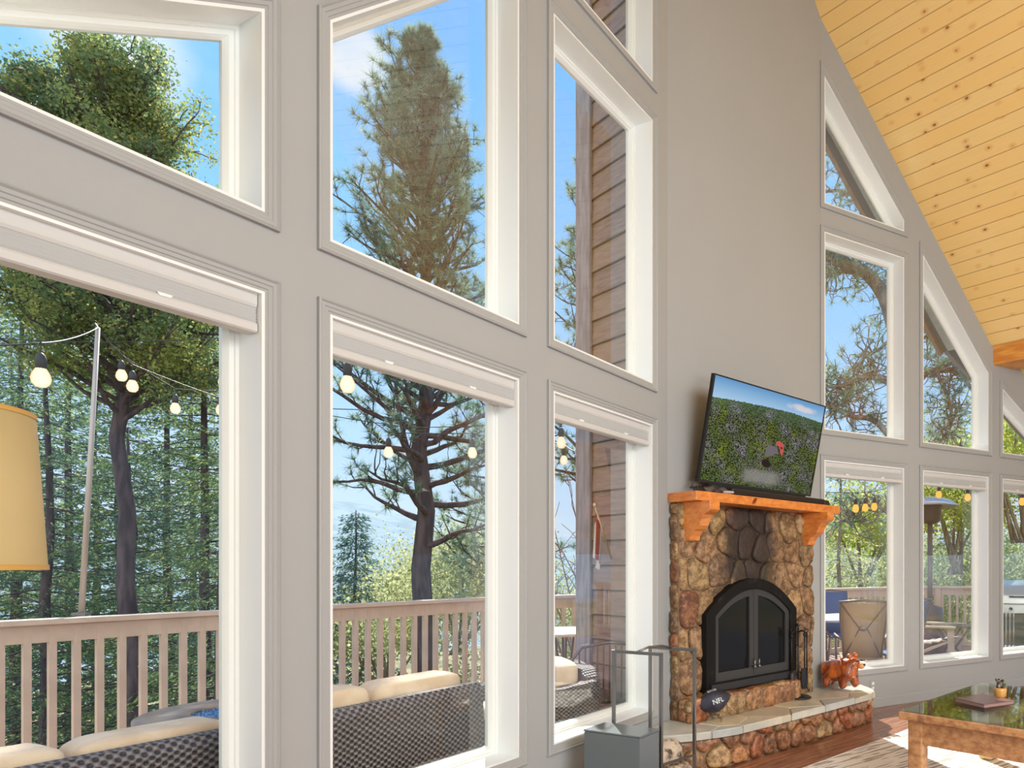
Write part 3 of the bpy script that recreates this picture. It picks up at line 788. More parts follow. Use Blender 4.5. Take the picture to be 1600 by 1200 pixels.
# ------------------------------------------------------------------ foliage
def unit(v): return v / (np.linalg.norm(v, axis=-1, keepdims=True) + 1e-9)
def needle_tufts(C, D, n, length, width, rs, spread=.9):
    """C tuft centres, D tuft directions -> thin triangles"""
    m = len(C); c = np.repeat(C, n, 0); d = np.repeat(D, n, 0)
    dr = unit(d * .75 + rs.normal(size=c.shape) * spread); L = length * rs.uniform(.6, 1.15, (len(c), 1))
    s = unit(np.cross(dr, rs.normal(size=c.shape))) * width / 2
    V = np.stack([c - s, c + s, c + dr * L], 1).reshape(-1, 3)
    return V, np.arange(len(V)).reshape(-1, 3)
def leaf_cloud(C, n, rad, size, rs, flat=.8):
    c = np.repeat(C, n, 0) + rs.normal(size=(len(C) * n, 3)) * rad * np.array([1, 1, flat])
    a = unit(rs.normal(size=c.shape)); b = unit(np.cross(a, rs.normal(size=c.shape))); s = size * rs.uniform(.6, 1.3, (len(c), 1))
    V = np.stack([c - a * s * .5, c + b * s * .33, c + a * s * .5, c - b * s * .33], 1).reshape(-1, 3)
    return V, np.arange(len(V)).reshape(-1, 4)
def spray(P, Dn, n, rad, size, rs):
    """flat conifer sprays: narrow leaves fanned along a direction"""
    m = len(P); p = np.repeat(P, n, 0); d = np.repeat(Dn, n, 0)
    side = unit(np.cross(d, np.array([0, 0, 1.0])))
    t = rs.uniform(-1, 1, (len(p), 1)); along = rs.uniform(-.2, 1, (len(p), 1))
    c = p + d * along * rad + side * t * rad * .7 - np.array([0, 0, 1]) * (np.abs(t) * .25 + rs.uniform(0, .35, t.shape)) * rad
    a = unit(d + side * t * 1.2 + rs.normal(size=c.shape) * .35 - np.array([0, 0, .3])); b = unit(np.cross(a, rs.normal(size=c.shape)))
    s = size * rs.uniform(.6, 1.3, (len(c), 1))
    V = np.stack([c - a * s * .5, c + b * s * .16, c + a * s * .5, c - b * s * .16], 1).reshape(-1, 3)
    return V, np.arange(len(V)).reshape(-1, 4)
def leafmat(name, c1, c2, c3, sc=1.3, trans=.35):
    def f(t, b):
        co = t.coord('Object'); n = t.noise(co, sc, 4, .6); n2 = t.noise(co, 9, 2)
        c = t.mix(t.step(n, .35, .65), c1, c2); t.put(b.inputs['Base Color'], t.mix(t.step(n2, .52, .72), c, c3))
    return mat(name, rough=.75, spec=.2, build=f, trans=trans)
M_pine = leafmat('pine_needles', lin(140, 166, 142), lin(112, 140, 132), lin(196, 204, 176), trans=.5)
M_cedar = leafmat('cedar_foliage', lin(160, 172, 100), lin(104, 136, 104), lin(226, 208, 122), 1.0, .5)
M_fir = leafmat('fir_foliage', lin(116, 142, 92), lin(72, 104, 98), lin(196, 200, 136), 1.2, .5)  # sunlit and dark crown patches put into the foliage colours by noise
M_spruce = leafmat('spruce_foliage', lin(104, 136, 126), lin(80, 112, 118), lin(160, 176, 140), 1.5, .45)
M_bush = leafmat('olive_shrub_foliage', lin(190, 192, 136), lin(146, 156, 108), lin(230, 220, 176), 1.1, .5)
M_oak = leafmat('yellow_green_leaves', lin(194, 202, 96), lin(148, 168, 78), lin(232, 224, 130), 1.4, .55)
M_bark = mat('dark_red_brown_bark', (.09, .06, .055), .9, build=two(lin(98, 86, 92), lin(64, 56, 66), 3.5, 6, stretch=(3, 3, .6)), bump=nbump(14, .8, 5, (3, 3, .5)))
M_bark2 = mat('grey_bark', (.14, .12, .11), .9, build=two(lin(158, 142, 132), lin(108, 96, 90), 3.5, 6, stretch=(3, 3, .6)))
M_brush = mat('bare_brush', lin(170, 156, 140), .9)

def cat_(Vs):
    V, F, o = [], [], 0
    for v, f in Vs: V.append(v); F.append(f + o); o += len(v)
    return np.concatenate(V), np.concatenate(F)
def trunkpts(x, y, z0, z1, lean, n, rs, wob=.05):
    return [Vector((x + lean[0] * k / n + rs.normal() * wob * (k > 0), y + lean[1] * k / n + rs.normal() * wob * (k > 0), z0 + (z1 - z0) * k / n)) for k in range(n + 1)]
def along(pts, s):
    n = len(pts) - 1; f = min(max(s, 0), .9999) * n; i = int(f); return pts[i].lerp(pts[i + 1], f - i)
def limb(p, d, L, rs, up=0.0, wob=.18, n=7):
    pts = [p.copy()]; d = d.normalized()
    for k in range(n):
        d = (d + Vector(rs.normal(size=3)) * wob + UP * up / n).normalized(); pts.append(pts[-1] + d * (L / n))
    return pts
def pine(label, x, y, z0, z1, r, width, seed, nb=70, zlow=.35, pw=1.0, dens=1.0, needle=.17, nw=.011, cat='tree', foliage=None, group=None, lean=(0, 0), upsw=.5, bareness=0.0):
    """ponderosa-like pine: width(s) gives the branch length at height fraction s"""
    rs = np.random.RandomState(seed); foliage = foliage or M_pine
    tp = trunkpts(x, y, z0, z1, lean, 14, rs, r * .22)
    T = [tube(tp, [r * (1 - .86 * k / 14) for k in range(15)], 12)]; C, D = [], []
    for i in range(nb):
        s = zlow + (1 - zlow) * ((i + rs.uniform(0, 1)) / nb) ** pw; p = along(tp, s); L = width(s) * rs.uniform(.62, 1.22)
        az = i * 2.399 + rs.uniform(-.4, .4); el = upsw * (s - .35) + rs.uniform(-.15, .15)
        d = Vector((cos(az), sin(az), el)); r0 = r * (1 - .86 * s) * .42 + .008
        pts = limb(p, d, L, rs, up=.35 + .5 * s, wob=.13 + .10 * bareness); m = len(pts)
        T.append(tube(pts, [r0 * (1 - .8 * k / (m - 1)) for k in range(m)], 5, False))
        nsub = int(3 + L * 3.2)
        for j in range(nsub):
            q = along(pts, .28 + .72 * (j + rs.uniform(0, 1)) / nsub); sd = (pts[-1] - pts[0]).normalized(); sd = (sd + Vector(rs.normal(size=3)) * .75 + UP * .2).normalized()
            l2 = rs.uniform(.22, .5) * (1 + .3 * bareness) * min(1, L); sp = limb(q, sd, l2, rs, up=.5, n=4, wob=.2)
            T.append(tube(sp, [max(.005, r0 * .22) * (1 - .15 * k) for k in range(5)], 4, False))
            if rs.uniform() < .30 * bareness: continue
            for q2, s2 in ((sp[-1], 1), (sp[3], .9), (sp[2], .7)):
                if rs.uniform() < dens * s2: C.append(tuple(q2)); D.append(tuple((sp[-1] - sp[0]).normalized() + UP * .25))
        C.append(tuple(pts[-1])); D.append(tuple((pts[-1] - pts[-2]).normalized()))
    C.append(tuple(tp[-1])); D.append((0, 0, 1))
    root = thing('pine_tree', label, cat, (x, y, z0), group)
    V, F = needle_tufts(np.array(C), np.array(D), 26, needle, nw, rs)
    mk('trunk', merge(*T), M_bark, root, True); mknp('needles', V, F, foliage, root)
    return root
def fir(label, x, y, z0, z1, r, width, seed, nb=110, zlow=.1, m=None, size=.085, per=26, group=None, droop=.35, bark=None):
    rs = np.random.RandomState(seed); m = m or M_fir
    tp = trunkpts(x, y, z0, z1, (0, 0), 10, rs, r * .2); T = [tube(tp, [r * (1 - .88 * k / 10) for k in range(11)], 10)]; P, D = [], []
    for i in range(nb):
        s = zlow + (1 - zlow) * ((i + rs.uniform(0, 1)) / nb); p = along(tp, s); L = max(.15, width(s) * rs.uniform(.75, 1.15))
        az = i * 2.399 + rs.uniform(-.3, .3); d = Vector((cos(az), sin(az), .25 - droop)); pts = limb(p, d, L, rs, up=-.1, wob=.10, n=5)
        T.append(tube(pts, [r * .16 * (1 - s * .6) * (1 - .16 * k) for k in range(6)], 4, False))
        k = int(2 + L * 3.4)
        for j in range(k):
            q = along(pts, .15 + .85 * (j + rs.uniform(0, 1)) / k); a = az + rs.uniform(-.9, .9)
            P.append(tuple(q)); D.append((cos(a), sin(a), -.25 + rs.uniform(-.2, .2)))
    root = thing('fir_tree', label, 'tree', (x, y, z0), group)
    V, F = spray(np.array(P), unit(np.array(D)), per, .34, size, rs)
    mk('trunk', merge(*T), bark or M_bark, root, True); mknp('foliage', V, F, m, root)
    return root
def bush(label, x, y, z, R, seed, m=None, n=150, per=60, size=.07, name='shrub', group=None, flat=.8, stems=7, cat='shrub', bark=None):
    rs = np.random.RandomState(seed); m = m or M_bush
    u = unit(rs.normal(size=(n, 3))) * rs.uniform(.35, 1, (n, 1)) ** .6; u[:, 2] = np.abs(u[:, 2]) * (R[2] / R[0]) * 1.0
    C = u * R[0] * np.array([1, 1, 1]) * (1 + .25 * rs.normal(size=(n, 1))) + np.array([x, y, z])
    root = thing(name, label, cat, (x, y, z), group)
    V, F = leaf_cloud(C, per, .17 * R[0] ** .5, size, rs, flat)
    T = []
    for k in range(stems):
        t = C[rs.randint(n)]; T.append(tube([(x + rs.normal() * .1, y + rs.normal() * .1, z - 1.2), ((x + t[0]) / 2 + rs.normal() * .15, (y + t[1]) / 2, (z + t[2]) / 2), tuple(t)], [.045, .03, .01], 5, False))
    mk('stems', merge(*T), bark or M_bark2, root, True); mknp('foliage', V, F, m, root)
    return root

# big pine in the second window column
P = RAY(664, 940, 13.0)
def w_main(s):
    z = -4 + s * 15.6
    if z > 4.6: return max(.25, 1.62 * min(1, (11.9 - z) / 4.0) ** .8)
    return 2.3
pine('tall dark-trunked pine standing just beyond the railing in the second window column', P.x, 13.0, -4.2, 11.3, .245, w_main, 11, nb=210, zlow=.38, pw=.58, dens=1.0, needle=.20, nw=.014, lean=(-.05, 0), upsw=1.1, bareness=.35)
# cedar whose crown fills the upper left window
def cedar():
    rs = np.random.RandomState(5); P0 = RAY(226, 900, 10.6); tp = trunkpts(P0.x, 10.6, -4.5, 9.0, (-.55, 0), 12, rs, .05)
    T = [tube(tp, [.17 * (1 - .75 * k / 12) for k in range(13)], 12)]; C = []
    ends = []
    for i in range(120):
        s = .60 + .40 * (i + rs.uniform()) / 120; p = along(tp, s); az = i * 2.399; up_ = .5 if s > .6 else .05
        L = (2.3 * min(1, (1.04 - s) / .26) ** .75 if s > .6 else 1.8) * rs.uniform(.7, 1.1); pts = limb(p, Vector((cos(az), sin(az), up_ + .8 * max(0, s - .7))), L, rs, up=.25, wob=.13, n=7)
        T.append(tube(pts, [.04 * (1 - .12 * k) for k in range(8)], 5, False))
        for j in range(int(5 + L * 5)):
            q = along(pts, .35 + .65 * rs.uniform()); sp = limb(q, Vector(rs.normal(size=3)) + UP * .5, rs.uniform(.15, .42), rs, n=3)
            T.append(tube(sp, [.008] * 4, 4, False)); C += [tuple(sp[-1]), tuple(sp[2])]
    root = thing('cedar_tree', 'broad yellow-green cedar whose crown fills the upper left window', 'tree', (P0.x, 10.6, -4.5))
    V, F = leaf_cloud(np.array(C), 44, .095, .055, rs, .8); mk('trunk', merge(*T), M_bark, root, True); mknp('foliage', V, F, M_cedar, root)
cedar()
P1 = RAY(318, 900, 12.4)
fir('slim dark fir right of the cedar in the left window', P1.x, 12.4, -5, 7.4, .14, lambda s: 1.9 * (1.02 - s) ** .6 + .2, 21, nb=70, per=20, zlow=.58)
specs = [(-60, 13.5, 8.2), (30, 15.5, 8.6), (110, 19, 10.2), (190, 16.5, 9.0), (262, 20, 10.5), (352, 15.5, 8.0), (-20, 23, 11), (75, 12.6, 5.6), (150, 24, 12), (300, 25, 12), (200, 13.9, 4.2), (372, 20, 9.6), (20, 30, 13), (345, 11.6, 3.6)]
WH = ['behind the lamp shade', 'behind the tall light pole', 'in the middle distance left of the cedar trunk', 'just left of the cedar trunk', 'right of the cedar trunk in the distance', 'beside the left window frame', 'far left behind the others', 'low in front at the railing, left of the light pole', 'tall and far behind the light pole', 'tall and far behind the slim fir', 'low in front of the cedar trunk', 'far behind at the left window frame', 'farthest at the left edge', 'low beside the left window jamb']
for i, (px, Y, zt) in enumerate(specs):
    p = RAY(px, 900, Y); W = 2.1 + .05 * (Y - 12)
    fir('dense dark green fir %s' % WH[i], p.x, Y, -6.5, zt, .17, (lambda W: lambda s: W * (1.03 - s) ** .62 + .15)(W), 40 + i, nb=135, per=20 if Y < 18 else 16, size=.10 if Y < 18 else .14, zlow=.06, group='firs behind the left window')
# spruce, shrubs and pines of the second and third column
P = RAY(556, 900, 21); fir('small blue-green spruce left of the big pine trunk', P.x, 21, -5, 3.1, .12, lambda s: 1.5 * (1.02 - s) ** .8 + .08, 71, nb=150, per=24, m=M_spruce, size=.12)
shr = [(608, 19, -.4, 2.0), (640, 23, .4, 2.4), (715, 18, .9, 2.3), (760, 22, 1.6, 2.5), (560, 26, -1.2, 2.6), (690, 27, 1.2, 2.8), (740, 15, -1.6, 1.9), (820, 24, 0, 2.6), (885, 21, -1.2, 1.8), (925, 26, -.8, 2.4), (600, 14, -2.6, 1.6), (530, 15.5, -2.8, 1.8), (668, 16, -2.6, 1.7)]
SW = ['left of the big pine trunk', 'just behind the big pine trunk', 'right of the big pine trunk', 'at the right edge of the second window', 'far at the left edge of the second window', 'far behind the pine trunk', 'below the railing at the right of the second window', 'hidden between second and third window', 'seen in the third window', 'beyond the chimney corner', 'below the railing in the second window', 'below the railing at the left edge of the second window', 'below the railing behind the pine trunk']
for i, (px, Y, z, R) in enumerate(shr):
    p = RAY(px, 900, Y); bush('pale olive shrub %s' % SW[i], p.x, Y, z - .6, (R, R, R * .72), 90 + i, n=130, per=46, size=.10, m=M_bush, group='olive shrubs beyond the railing')
P = RAY(925, 900, 15.5)
pine('second pine whose needles show beside the chimney corner in the third window column', P.x, 15.5, -4, 11.5, .16, lambda s: 1.7 * min(1, (1.04 - s) * 2.2), 33, nb=90, zlow=.45, needle=.2, nw=.013, upsw=.9)
P = RAY(770, 900, 19)
pine('third pine behind, between the second and third window columns', P.x, 19, -4, 8.0, .16, lambda s: 1.9 * min(1, (1.04 - s) * 1.8), 34, nb=80, zlow=.4, needle=.22, nw=.015, upsw=.7)
# bare twiggy shrub of the third column
rs = np.random.RandomState(77); T = []; b0 = RAY(905, 960, 11.5)
for k in range(10):
    p = limb(Vector((b0.x + rs.normal() * .15, 11.5 + rs.normal() * .2, -1)), Vector((rs.uniform(-.35, .25), rs.uniform(-.2, .2), 1)), rs.uniform(3.0, 4.4), rs, wob=.10, n=8); T.append(tube(p, [.022 * (1 - .1 * j) for j in range(9)], 4, False))
    for j in range(9):
        q = along(p, rs.uniform(.4, .98)); T.append(tube(limb(q, Vector((rs.uniform(-1, 1), rs.uniform(-1, 1), .8)), rs.uniform(.3, .9), rs, wob=.2, n=4), [.009, .008, .007, .006, .005], 3, False))
tag(mk('bare_shrub', merge(*T), mat('reddish_twigs', lin(150, 110, 104), .8), None, True), 'bare reddish twigs of a leafless shrub in the third lower window', 'shrub')

# right-hand windows: contorted pine limbs, yellow-green oak, brush
def limb_px(pts, Y, r0, r1, n=6):
    v = [RAY(a, b, Y + (c if c else 0)) for a, b, c in pts]; m = []
    for i in range(len(v) - 1):
        p0, p1, p2, p3 = v[max(i - 1, 0)], v[i], v[i + 1], v[min(i + 2, len(v) - 1)]
        for k in range(n):
            t = k / n; m.append(.5 * ((2 * p1) + (p2 - p0) * t + (2 * p0 - 5 * p1 + 4 * p2 - p3) * t * t + (3 * p1 - p0 - 3 * p2 + p3) * t ** 3))
    m.append(v[-1]); L = len(m); return m, tube(m, [r0 + (r1 - r0) * i / (L - 1) for i in range(L)], 8, False)
def twisted():
    rs = np.random.RandomState(8); Y = 13.5; T, C, D = [], [], []
    limbs = [([(1415, 1000, 0), (1418, 700, 0), (1410, 560, 0), (1396, 505, 0), (1380, 460, 0), (1352, 426, 0), (1318, 412, 0), (1284, 396, .3), (1240, 380, .6)], .22, .07),
             ([(1365, 436, 0), (1330, 425, .2), (1300, 428, .4), (1262, 452, .5)], .06, .03), ([(1345, 418, 0), (1320, 405, -.2), (1300, 385, -.2), (1270, 372, 0)], .05, .02),
             ([(1414, 620, 0), (1380, 592, .1), (1345, 590, .2), (1310, 604, .3), (1270, 600, .5)], .09, .03), ([(1412, 560, 0), (1400, 470, .2), (1404, 400, .4), (1385, 360, .5)], .07, .03),
             ([(1400, 520, 0), (1375, 545, .3), (1350, 560, .5), (1330, 600, .6), (1300, 625, .5)], .04, .02), ([(1418, 720, 0), (1370, 660, .2), (1330, 650, .3), (1290, 630, .3)], .07, .03),
             ([(1416, 650, 0), (1440, 590, .2), (1470, 578, .2), (1500, 586, .2), (1530, 625, .2)], .08, .03), ([(1462, 580, .2), (1478, 612, .2), (1486, 640, .2), (1482, 672, .2), (1470, 690, .2)], .045, .02),
             ([(1418, 600, 0), (1432, 540, .3), (1450, 520, .3), (1462, 470, .4)], .05, .02), ([(1404, 450, .2), (1430, 380, .3), (1420, 300, .5), (1380, 250, .6), (1330, 240, .7)], .08, .03),
             ([(1404, 440, .2), (1360, 330, .3), (1320, 300, .5), (1280, 300, .6)], .06, .03), ([(1415, 850, 0), (1385, 800, .2), (1350, 790, .3), (1320, 815, .3)], .05, .02)]
    for k, (pp, r0, r1) in enumerate(limbs):
        m, tb = limb_px(pp, Y, r0, r1); T.append(tb); n = len(m)
        for j in range(int(n * (1.5 if k else .8))):
            q = m[rs.randint(n // 3 if k else n // 2, n)]; L = rs.uniform(.35, 1.1); d = Vector((rs.normal(), rs.normal() * .8, rs.normal() * .7 + .1)); sp = limb(q, d, L, rs, wob=.42, up=.2, n=7)
            T.append(tube(sp, [.020 * (1 - .1 * i) for i in range(8)], 4, False))
            for q_ in range(2): 
                s2 = limb(along(sp, rs.uniform(.3, .9)), Vector(rs.normal(size=3)), rs.uniform(.2, .45), rs, wob=.4, n=4); T.append(tube(s2, [.009] * 5, 3, False))
                if rs.uniform() < .75: C.append(tuple(s2[-1])); D.append(tuple(unit(np.array(s2[-1] - s2[0]))))
            if rs.uniform() < .8: C.append(tuple(sp[-1])); D.append(tuple(unit(np.array(sp[-1] - sp[-2])) + np.array([0, 0, .3])))
    root = thing('pine_tree', 'gnarled pine with curved bare limbs outside the right-hand upper windows', 'tree', tuple(RAY(1415, 1000, Y)))
    V, F = needle_tufts(np.array(C), np.array(D), 26, .21, .013, rs); mk('trunk', merge(*T), M_bark2, root, True); mknp('needles', V, F, M_pine, root)
twisted()
ok = [(1492, 16, 2.4, 1.25, M_oak, 'bright yellow-green leafy tree in the middle right window'), (1345, 18, 1.9, 1.3, M_oak, 'yellow-green leafy tree low behind the gnarled pine'), (1590, 15, 3.1, 1.6, M_oak, 'green leafy tree at the right picture edge'), (1450, 21, 3.6, 1.4, M_cedar, 'taller olive-green tree behind the yellow-green one')]
for i, (px, Y, z, R, m, lb) in enumerate(ok):
    p = RAY(px, 900, Y); bush(lb, p.x, Y, z, (R, R, R * 1.2), 120 + i, m=m, n=150, per=60, size=.085, name='leafy_tree', cat='tree')
rb = [(1300, 17, -.2, 1.9), (1345, 22, .4, 2.4), (1385, 16, 0, 1.8), (1440, 20, .4, 2.3), (1475, 16.5, .2, 1.9), (1520, 21, .6, 2.5), (1560, 17, .3, 2.1), (1600, 20, .5, 2.4), (1650, 17, .5, 2.2), (1320, 27, 1.2, 3.0), (1420, 28, 1.2, 3.0), (1510, 28, 1.4, 3.0), (1600, 28, 1.4, 3.0)]
for i, (px, Y, z, R) in enumerate(rb):
    p = RAY(px, 900, Y); bush('olive brush seen past the deck %s' % ['at the fireplace edge of the right windows', 'behind the dining chairs', 'beside the first right window jamb', 'behind the patio heater', 'right of the patio heater', 'behind the wooden lounge chair', 'left of the grill', 'behind the grill', 'right of the grill', 'far behind the dining chairs', 'far behind the heater', 'far behind the lounge chair', 'far behind the grill'][i],
         p.x, Y, z - .5, (R, R, R * .8), 140 + i, n=120, per=46, size=.095, m=M_bush if i % 3 else M_cedar, group='brush beyond the right-hand railing')
for i, (px, Y, zt) in enumerate([(1312, 15, 4.0), (1500, 19, 5.2), (1395, 24, 5.0), (1560, 24, 6.0)]):
    p = RAY(px, 900, Y); fir(['thin grey-stemmed conifer in the first right lower window', 'conifer right of the patio heater', 'conifer behind the first right window jamb', 'conifer behind the far right windows'][i], p.x, Y, -4.5, zt, .11, lambda s: 1.6 * (1.02 - s) ** .7 + .1, 170 + i, nb=80, per=18, m=M_fir if i else M_bush, size=.11, bark=M_bark2)
# ------------------------------------------------------------------ things on the deck
M_wick = None
def wicker_build(t, b):
    co = t.coord('UV')
    x, y, _ = t.sep(co)
    wv = t.math('MULTIPLY', t.math('SINE', t.math('MULTIPLY', x, 1)), t.math('SINE', t.math('MULTIPLY', y, 1)))
    f = t.step(wv, -.5, .6)
    n = t.noise(t.coord('Object'), 3, 2)
    t.put(b.inputs['Base Color'], t.mix(f, lin(70, 62, 64), t.mix(n, lin(176, 162, 154), lin(150, 140, 142))))
    bp = t.node('ShaderNodeBump'); bp.inputs['Strength'].default_value = 1; bp.inputs['Distance'].default_value = .012
    t.l.new(wv, bp.inputs['Height']); t.l.new(bp.outputs[0], b.inputs['Normal'])
M_wick = mat('grey_brown_wicker', rough=.55, build=wicker_build)
def uvbox(o, su=.0062, sv=.0048):
    """UV in radians so that the weave has real size"""
    me = o.data; uv = me.uv_layers.new(name='UVMap')
    for p in me.polygons:
        n = p.normal
        for li in p.loop_indices:
            v = me.vertices[me.loops[li].vertex_index].co
            if abs(n.z) > .7: a, b_ = v.x, v.y
            else:
                t_ = Vector((-n.y, n.x, 0)).normalized(); a, b_ = v.x * t_.x + v.y * t_.y, v.z
            uv.data[li].uv = (a / su, b_ / sv)
    return o
M_cush = mat('tan_outdoor_cushion', lin(226, 196, 164), .85, build=two(lin(232, 206, 178), lin(216, 186, 156), 6), bump=nbump(120, .25))
def cushion(f, t0, t1, z0, z1, h0, h1, name='cushion', parent=None, puff=.03, m=None, seed=0):
    """rounded, slightly rumpled cushion"""
    n = 10; rg = random.Random(seed); V, F = [], []
    c = ((t0 + t1) / 2, (z0 + z1) / 2, (h0 + h1) / 2); r = ((t1 - t0) / 2, (z1 - z0) / 2, (h1 - h0) / 2)
    v, F = ellip((0, 0, 0), (1, 1, 1), n=28, m=16); out = []
    for x, y, z in v:
        q = []
        for a in (x, y, z): q.append(math.copysign(abs(a) ** .34, a))
        k = max(abs(q[0]), abs(q[1]), abs(q[2])); 
        wob = .035 * sin(9 * x + seed) * cos(7 * y + 3 * z)
        out.append(f(c[0] + q[0] * r[0], c[1] + q[1] * r[1] * (1 + wob * .7), c[2] + q[2] * r[2]))
    return mk(name, (out, F), m or M_cush, parent, True)
outL = lambda t, z, h: onL(t, z, -TH - h)              # h measured outward from the outer wall face
def sofa(t0, t1, label, ncush, zt=.735, ctop=.80):
    r = thing('wicker_sofa', label, 'outdoor sofa', outL((t0 + t1) / 2, 0, .5))
    B = .15
    prof = [(B, .06), (B + .02, zt - .04), (B + .05, zt), (B + .10, zt), (B + .16, zt - .06), (B + .20, .42), (B + .20, .06)]
    uvbox(mk('back_panel', prism([[(h, z) for h, z in prof]], lambda h, z, t: outL(t, z, h), t0, t1), M_wick, r))
    uvbox(mk('seat_base', prism([[(B + .2, .08), (B + .85, .08), (B + .85, .34), (B + .2, .34)]], lambda h, z, t: outL(t, z, h), t0, t1), M_wick, r))
    for a in (t0, t1 - .16):
        uvbox(mk('arm', prism([[(B + .18, .06), (B + .86, .06), (B + .86, .52), (B + .80, .60), (B + .2, .64)]], lambda h, z, t: outL(t, z, h), a, a + .16), M_wick, r))
    for a, b_ in ((t0 + .03, B + .06), (t1 - .03, B + .06), (t0 + .03, B + .8), (t1 - .03, B + .8)):
        mk('leg', bar(outL(a, -.02, b_), outL(a, .08, b_), .045), M_black, r)
    w_ = (t1 - t0 - .02) / ncush
    for k in range(ncush):
        a = t0 + .01 + k * w_
        tag(cushion(outL, a + .01, a + w_ - .01, .34, .47, B + .24, B + .86, 'seat_cushion', None, seed=k), 'tan seat cushion %d on the %s' % (k + 1, label[:40]), 'cushion')
        tag(cushion(outL, a + .006, a + w_ - .006, .47, ctop + .010 * (k % 2), B + .14, B + .36, 'back_cushion', None, seed=k + 5), None, 'cushion')
    return r
sofas = [sofa(1.42, 2.60, 'dark grey-brown wicker sofa with its back to the second window', 2, .735), sofa(2.64, 3.72, 'dark grey-brown wicker sofa with its back to the left window', 2, .745, .772)]
cl_ = [o for o in COL.objects if o.name.startswith(('back_cushion', 'seat_cushion'))]
names = iter([('back', 'nearest the second window jamb'), ('back', 'at the left edge of the second window'), ('back', 'beside the left window jamb'), ('back', 'at the lower left picture corner')])
kk = 0
where = ['sofa nearest the fireplace, right-hand place', 'sofa nearest the fireplace, left-hand place', 'sofa in the left window, right-hand place', 'sofa in the left window, left-hand place']
for pre in ('seat_cushion', 'back_cushion'):
    for i, o in enumerate([o for o in COL.objects if o.name.startswith(pre)]):
        o['label'] = 'tan %s cushion on the wicker %s' % (pre.split('_')[0], where[i]); o['group'] = 'tan sofa cushions'
tag(cushion(outL, 1.50, 1.64, .0, .62, .30, .85, 'rolled_mat', None) if False else mk('side_table', merge(prism([[(1.36, .60), (1.58, .60), (1.58, .63), (1.36, .63)]], outL, -.35, -.62) if False else box((0, 0, 0), (.001, .001, .001), fr(0, outL(1.5, .3, .6)))), M_black), 'x', 'x') if False else None

# round fire table
c = RAY(366, 900, 3.90); cx, cy = c.x, c.y
ft = thing('fire_table', 'round tan fire table with blue fire glass in its centre behind the left sofa', 'fire table', (cx, cy, -.02))
M_ftop = mat('tan_stone_tabletop', lin(176, 152, 132), .5, build=two(lin(182, 158, 136), lin(150, 128, 112), 6))
mk('tabletop', lathe([(.20, .545), (.20, .585), (.43, .585), (.445, .575), (.445, .555), (.43, .545)], (cx, cy, 0), 64, False), M_ftop, ft, True)
mk('base', lathe([(.30, -.02), (.34, .05), (.38, .52), (.38, .55), (.20, .55)], (cx, cy, 0), 40), M_ftop, ft)
mk('burner_pan', lathe([(.0, .55), (.202, .55), (.202, .575), (.195, .575)], (cx, cy, 0), 40, False), M_black, ft)
rs = np.random.RandomState(3); rr = .19 * np.sqrt(rs.uniform(size=420)); aa = rs.uniform(0, 2 * pi, 420)
V, F = leaf_cloud(np.stack([cx + rr * np.cos(aa), cy + rr * np.sin(aa), np.full(420, .566)], 1), 4, .006, .026, rs, .5)
tag(mknp('fire_glass', V, F, mat('blue_fire_glass', lin(110, 160, 210), .08, spec=.9), ft), 'bed of blue glass pebbles', kind='stuff')

# string-light pole and strings
M_pole = mat('pale_metal_conduit', lin(196, 184, 176), .4, metal=.3)
pb = RAY(127, 962, 4.97); pt_ = RAY(153, 512, 5.02)
pl_ = thing('light_pole', 'slim pale pole clamped to the railing holding up the string lights', 'pole', tuple(pb))
mk('shaft', tube([pb, pt_], [.019, .014], 10), M_pole, pl_, True)
mk('clamp', merge(box(tuple(pb + UP * .012), (.10, .05, .02)), ), M_steel, pl_)
mk('hook', tube([pt_, pt_ + Vector((-.02, 0, .03)), pt_ + Vector((-.04, 0, .015))], .006, 6), M_steel, pl_)
M_cable = mat('dark_cable', (.05, .05, .055), .6)
M_bulb = bpy.data.materials.new('lit_bulb'); M_bulb.use_nodes = True; t = NT(M_bulb.node_tree); t.n.clear()
em = t.node('ShaderNodeEmission'); lw = t.node('ShaderNodeLayerWeight'); lw.inputs[0].default_value = .35
t.put(em.inputs[0], t.mix(lw.outputs['Facing'], lin(255, 244, 220), lin(240, 190, 130))); em.inputs[1].default_value = .95
t.l.new(em.outputs[0], t.node('ShaderNodeOutputMaterial').inputs[0])
M_bulbo = bpy.data.materials.new('amber_bulb'); M_bulbo.use_nodes = True; t = NT(M_bulbo.node_tree); t.n.clear()
em = t.node('ShaderNodeEmission'); em.inputs[0].default_value = (*lin(255, 176, 84), 1); em.inputs[1].default_value = 1.2
t.l.new(em.outputs[0], t.node('ShaderNodeOutputMaterial').inputs[0])
proto_b = None
def bulb(p, label, amber=False, s=1.22, group='bulbs of the string lights'):
    global proto_b
    key = amber
    r = thing('string_light_bulb', label, 'light bulb', tuple(p), group)
    q = [(0, -.150), (.018, -.147), (.030, -.132), (.034, -.112), (.030, -.092), (.020, -.072), (.016, -.062)]
    mk('bulb_glass', lathe([(a * s, z * s) for a, z in q], tuple(p), 16, False), M_bulbo if amber else M_bulb, r, True)
    mk('socket', lathe([(.019 * s, -.070 * s), (.020 * s, -.03 * s), (.015 * s, -.012 * s), (.006 * s, 0)], tuple(p), 12), M_cable, r, True)
    mk('drop_wire', tube([Vector(p), Vector(p) + UP * .05 * s], .003, 5), M_cable, r)
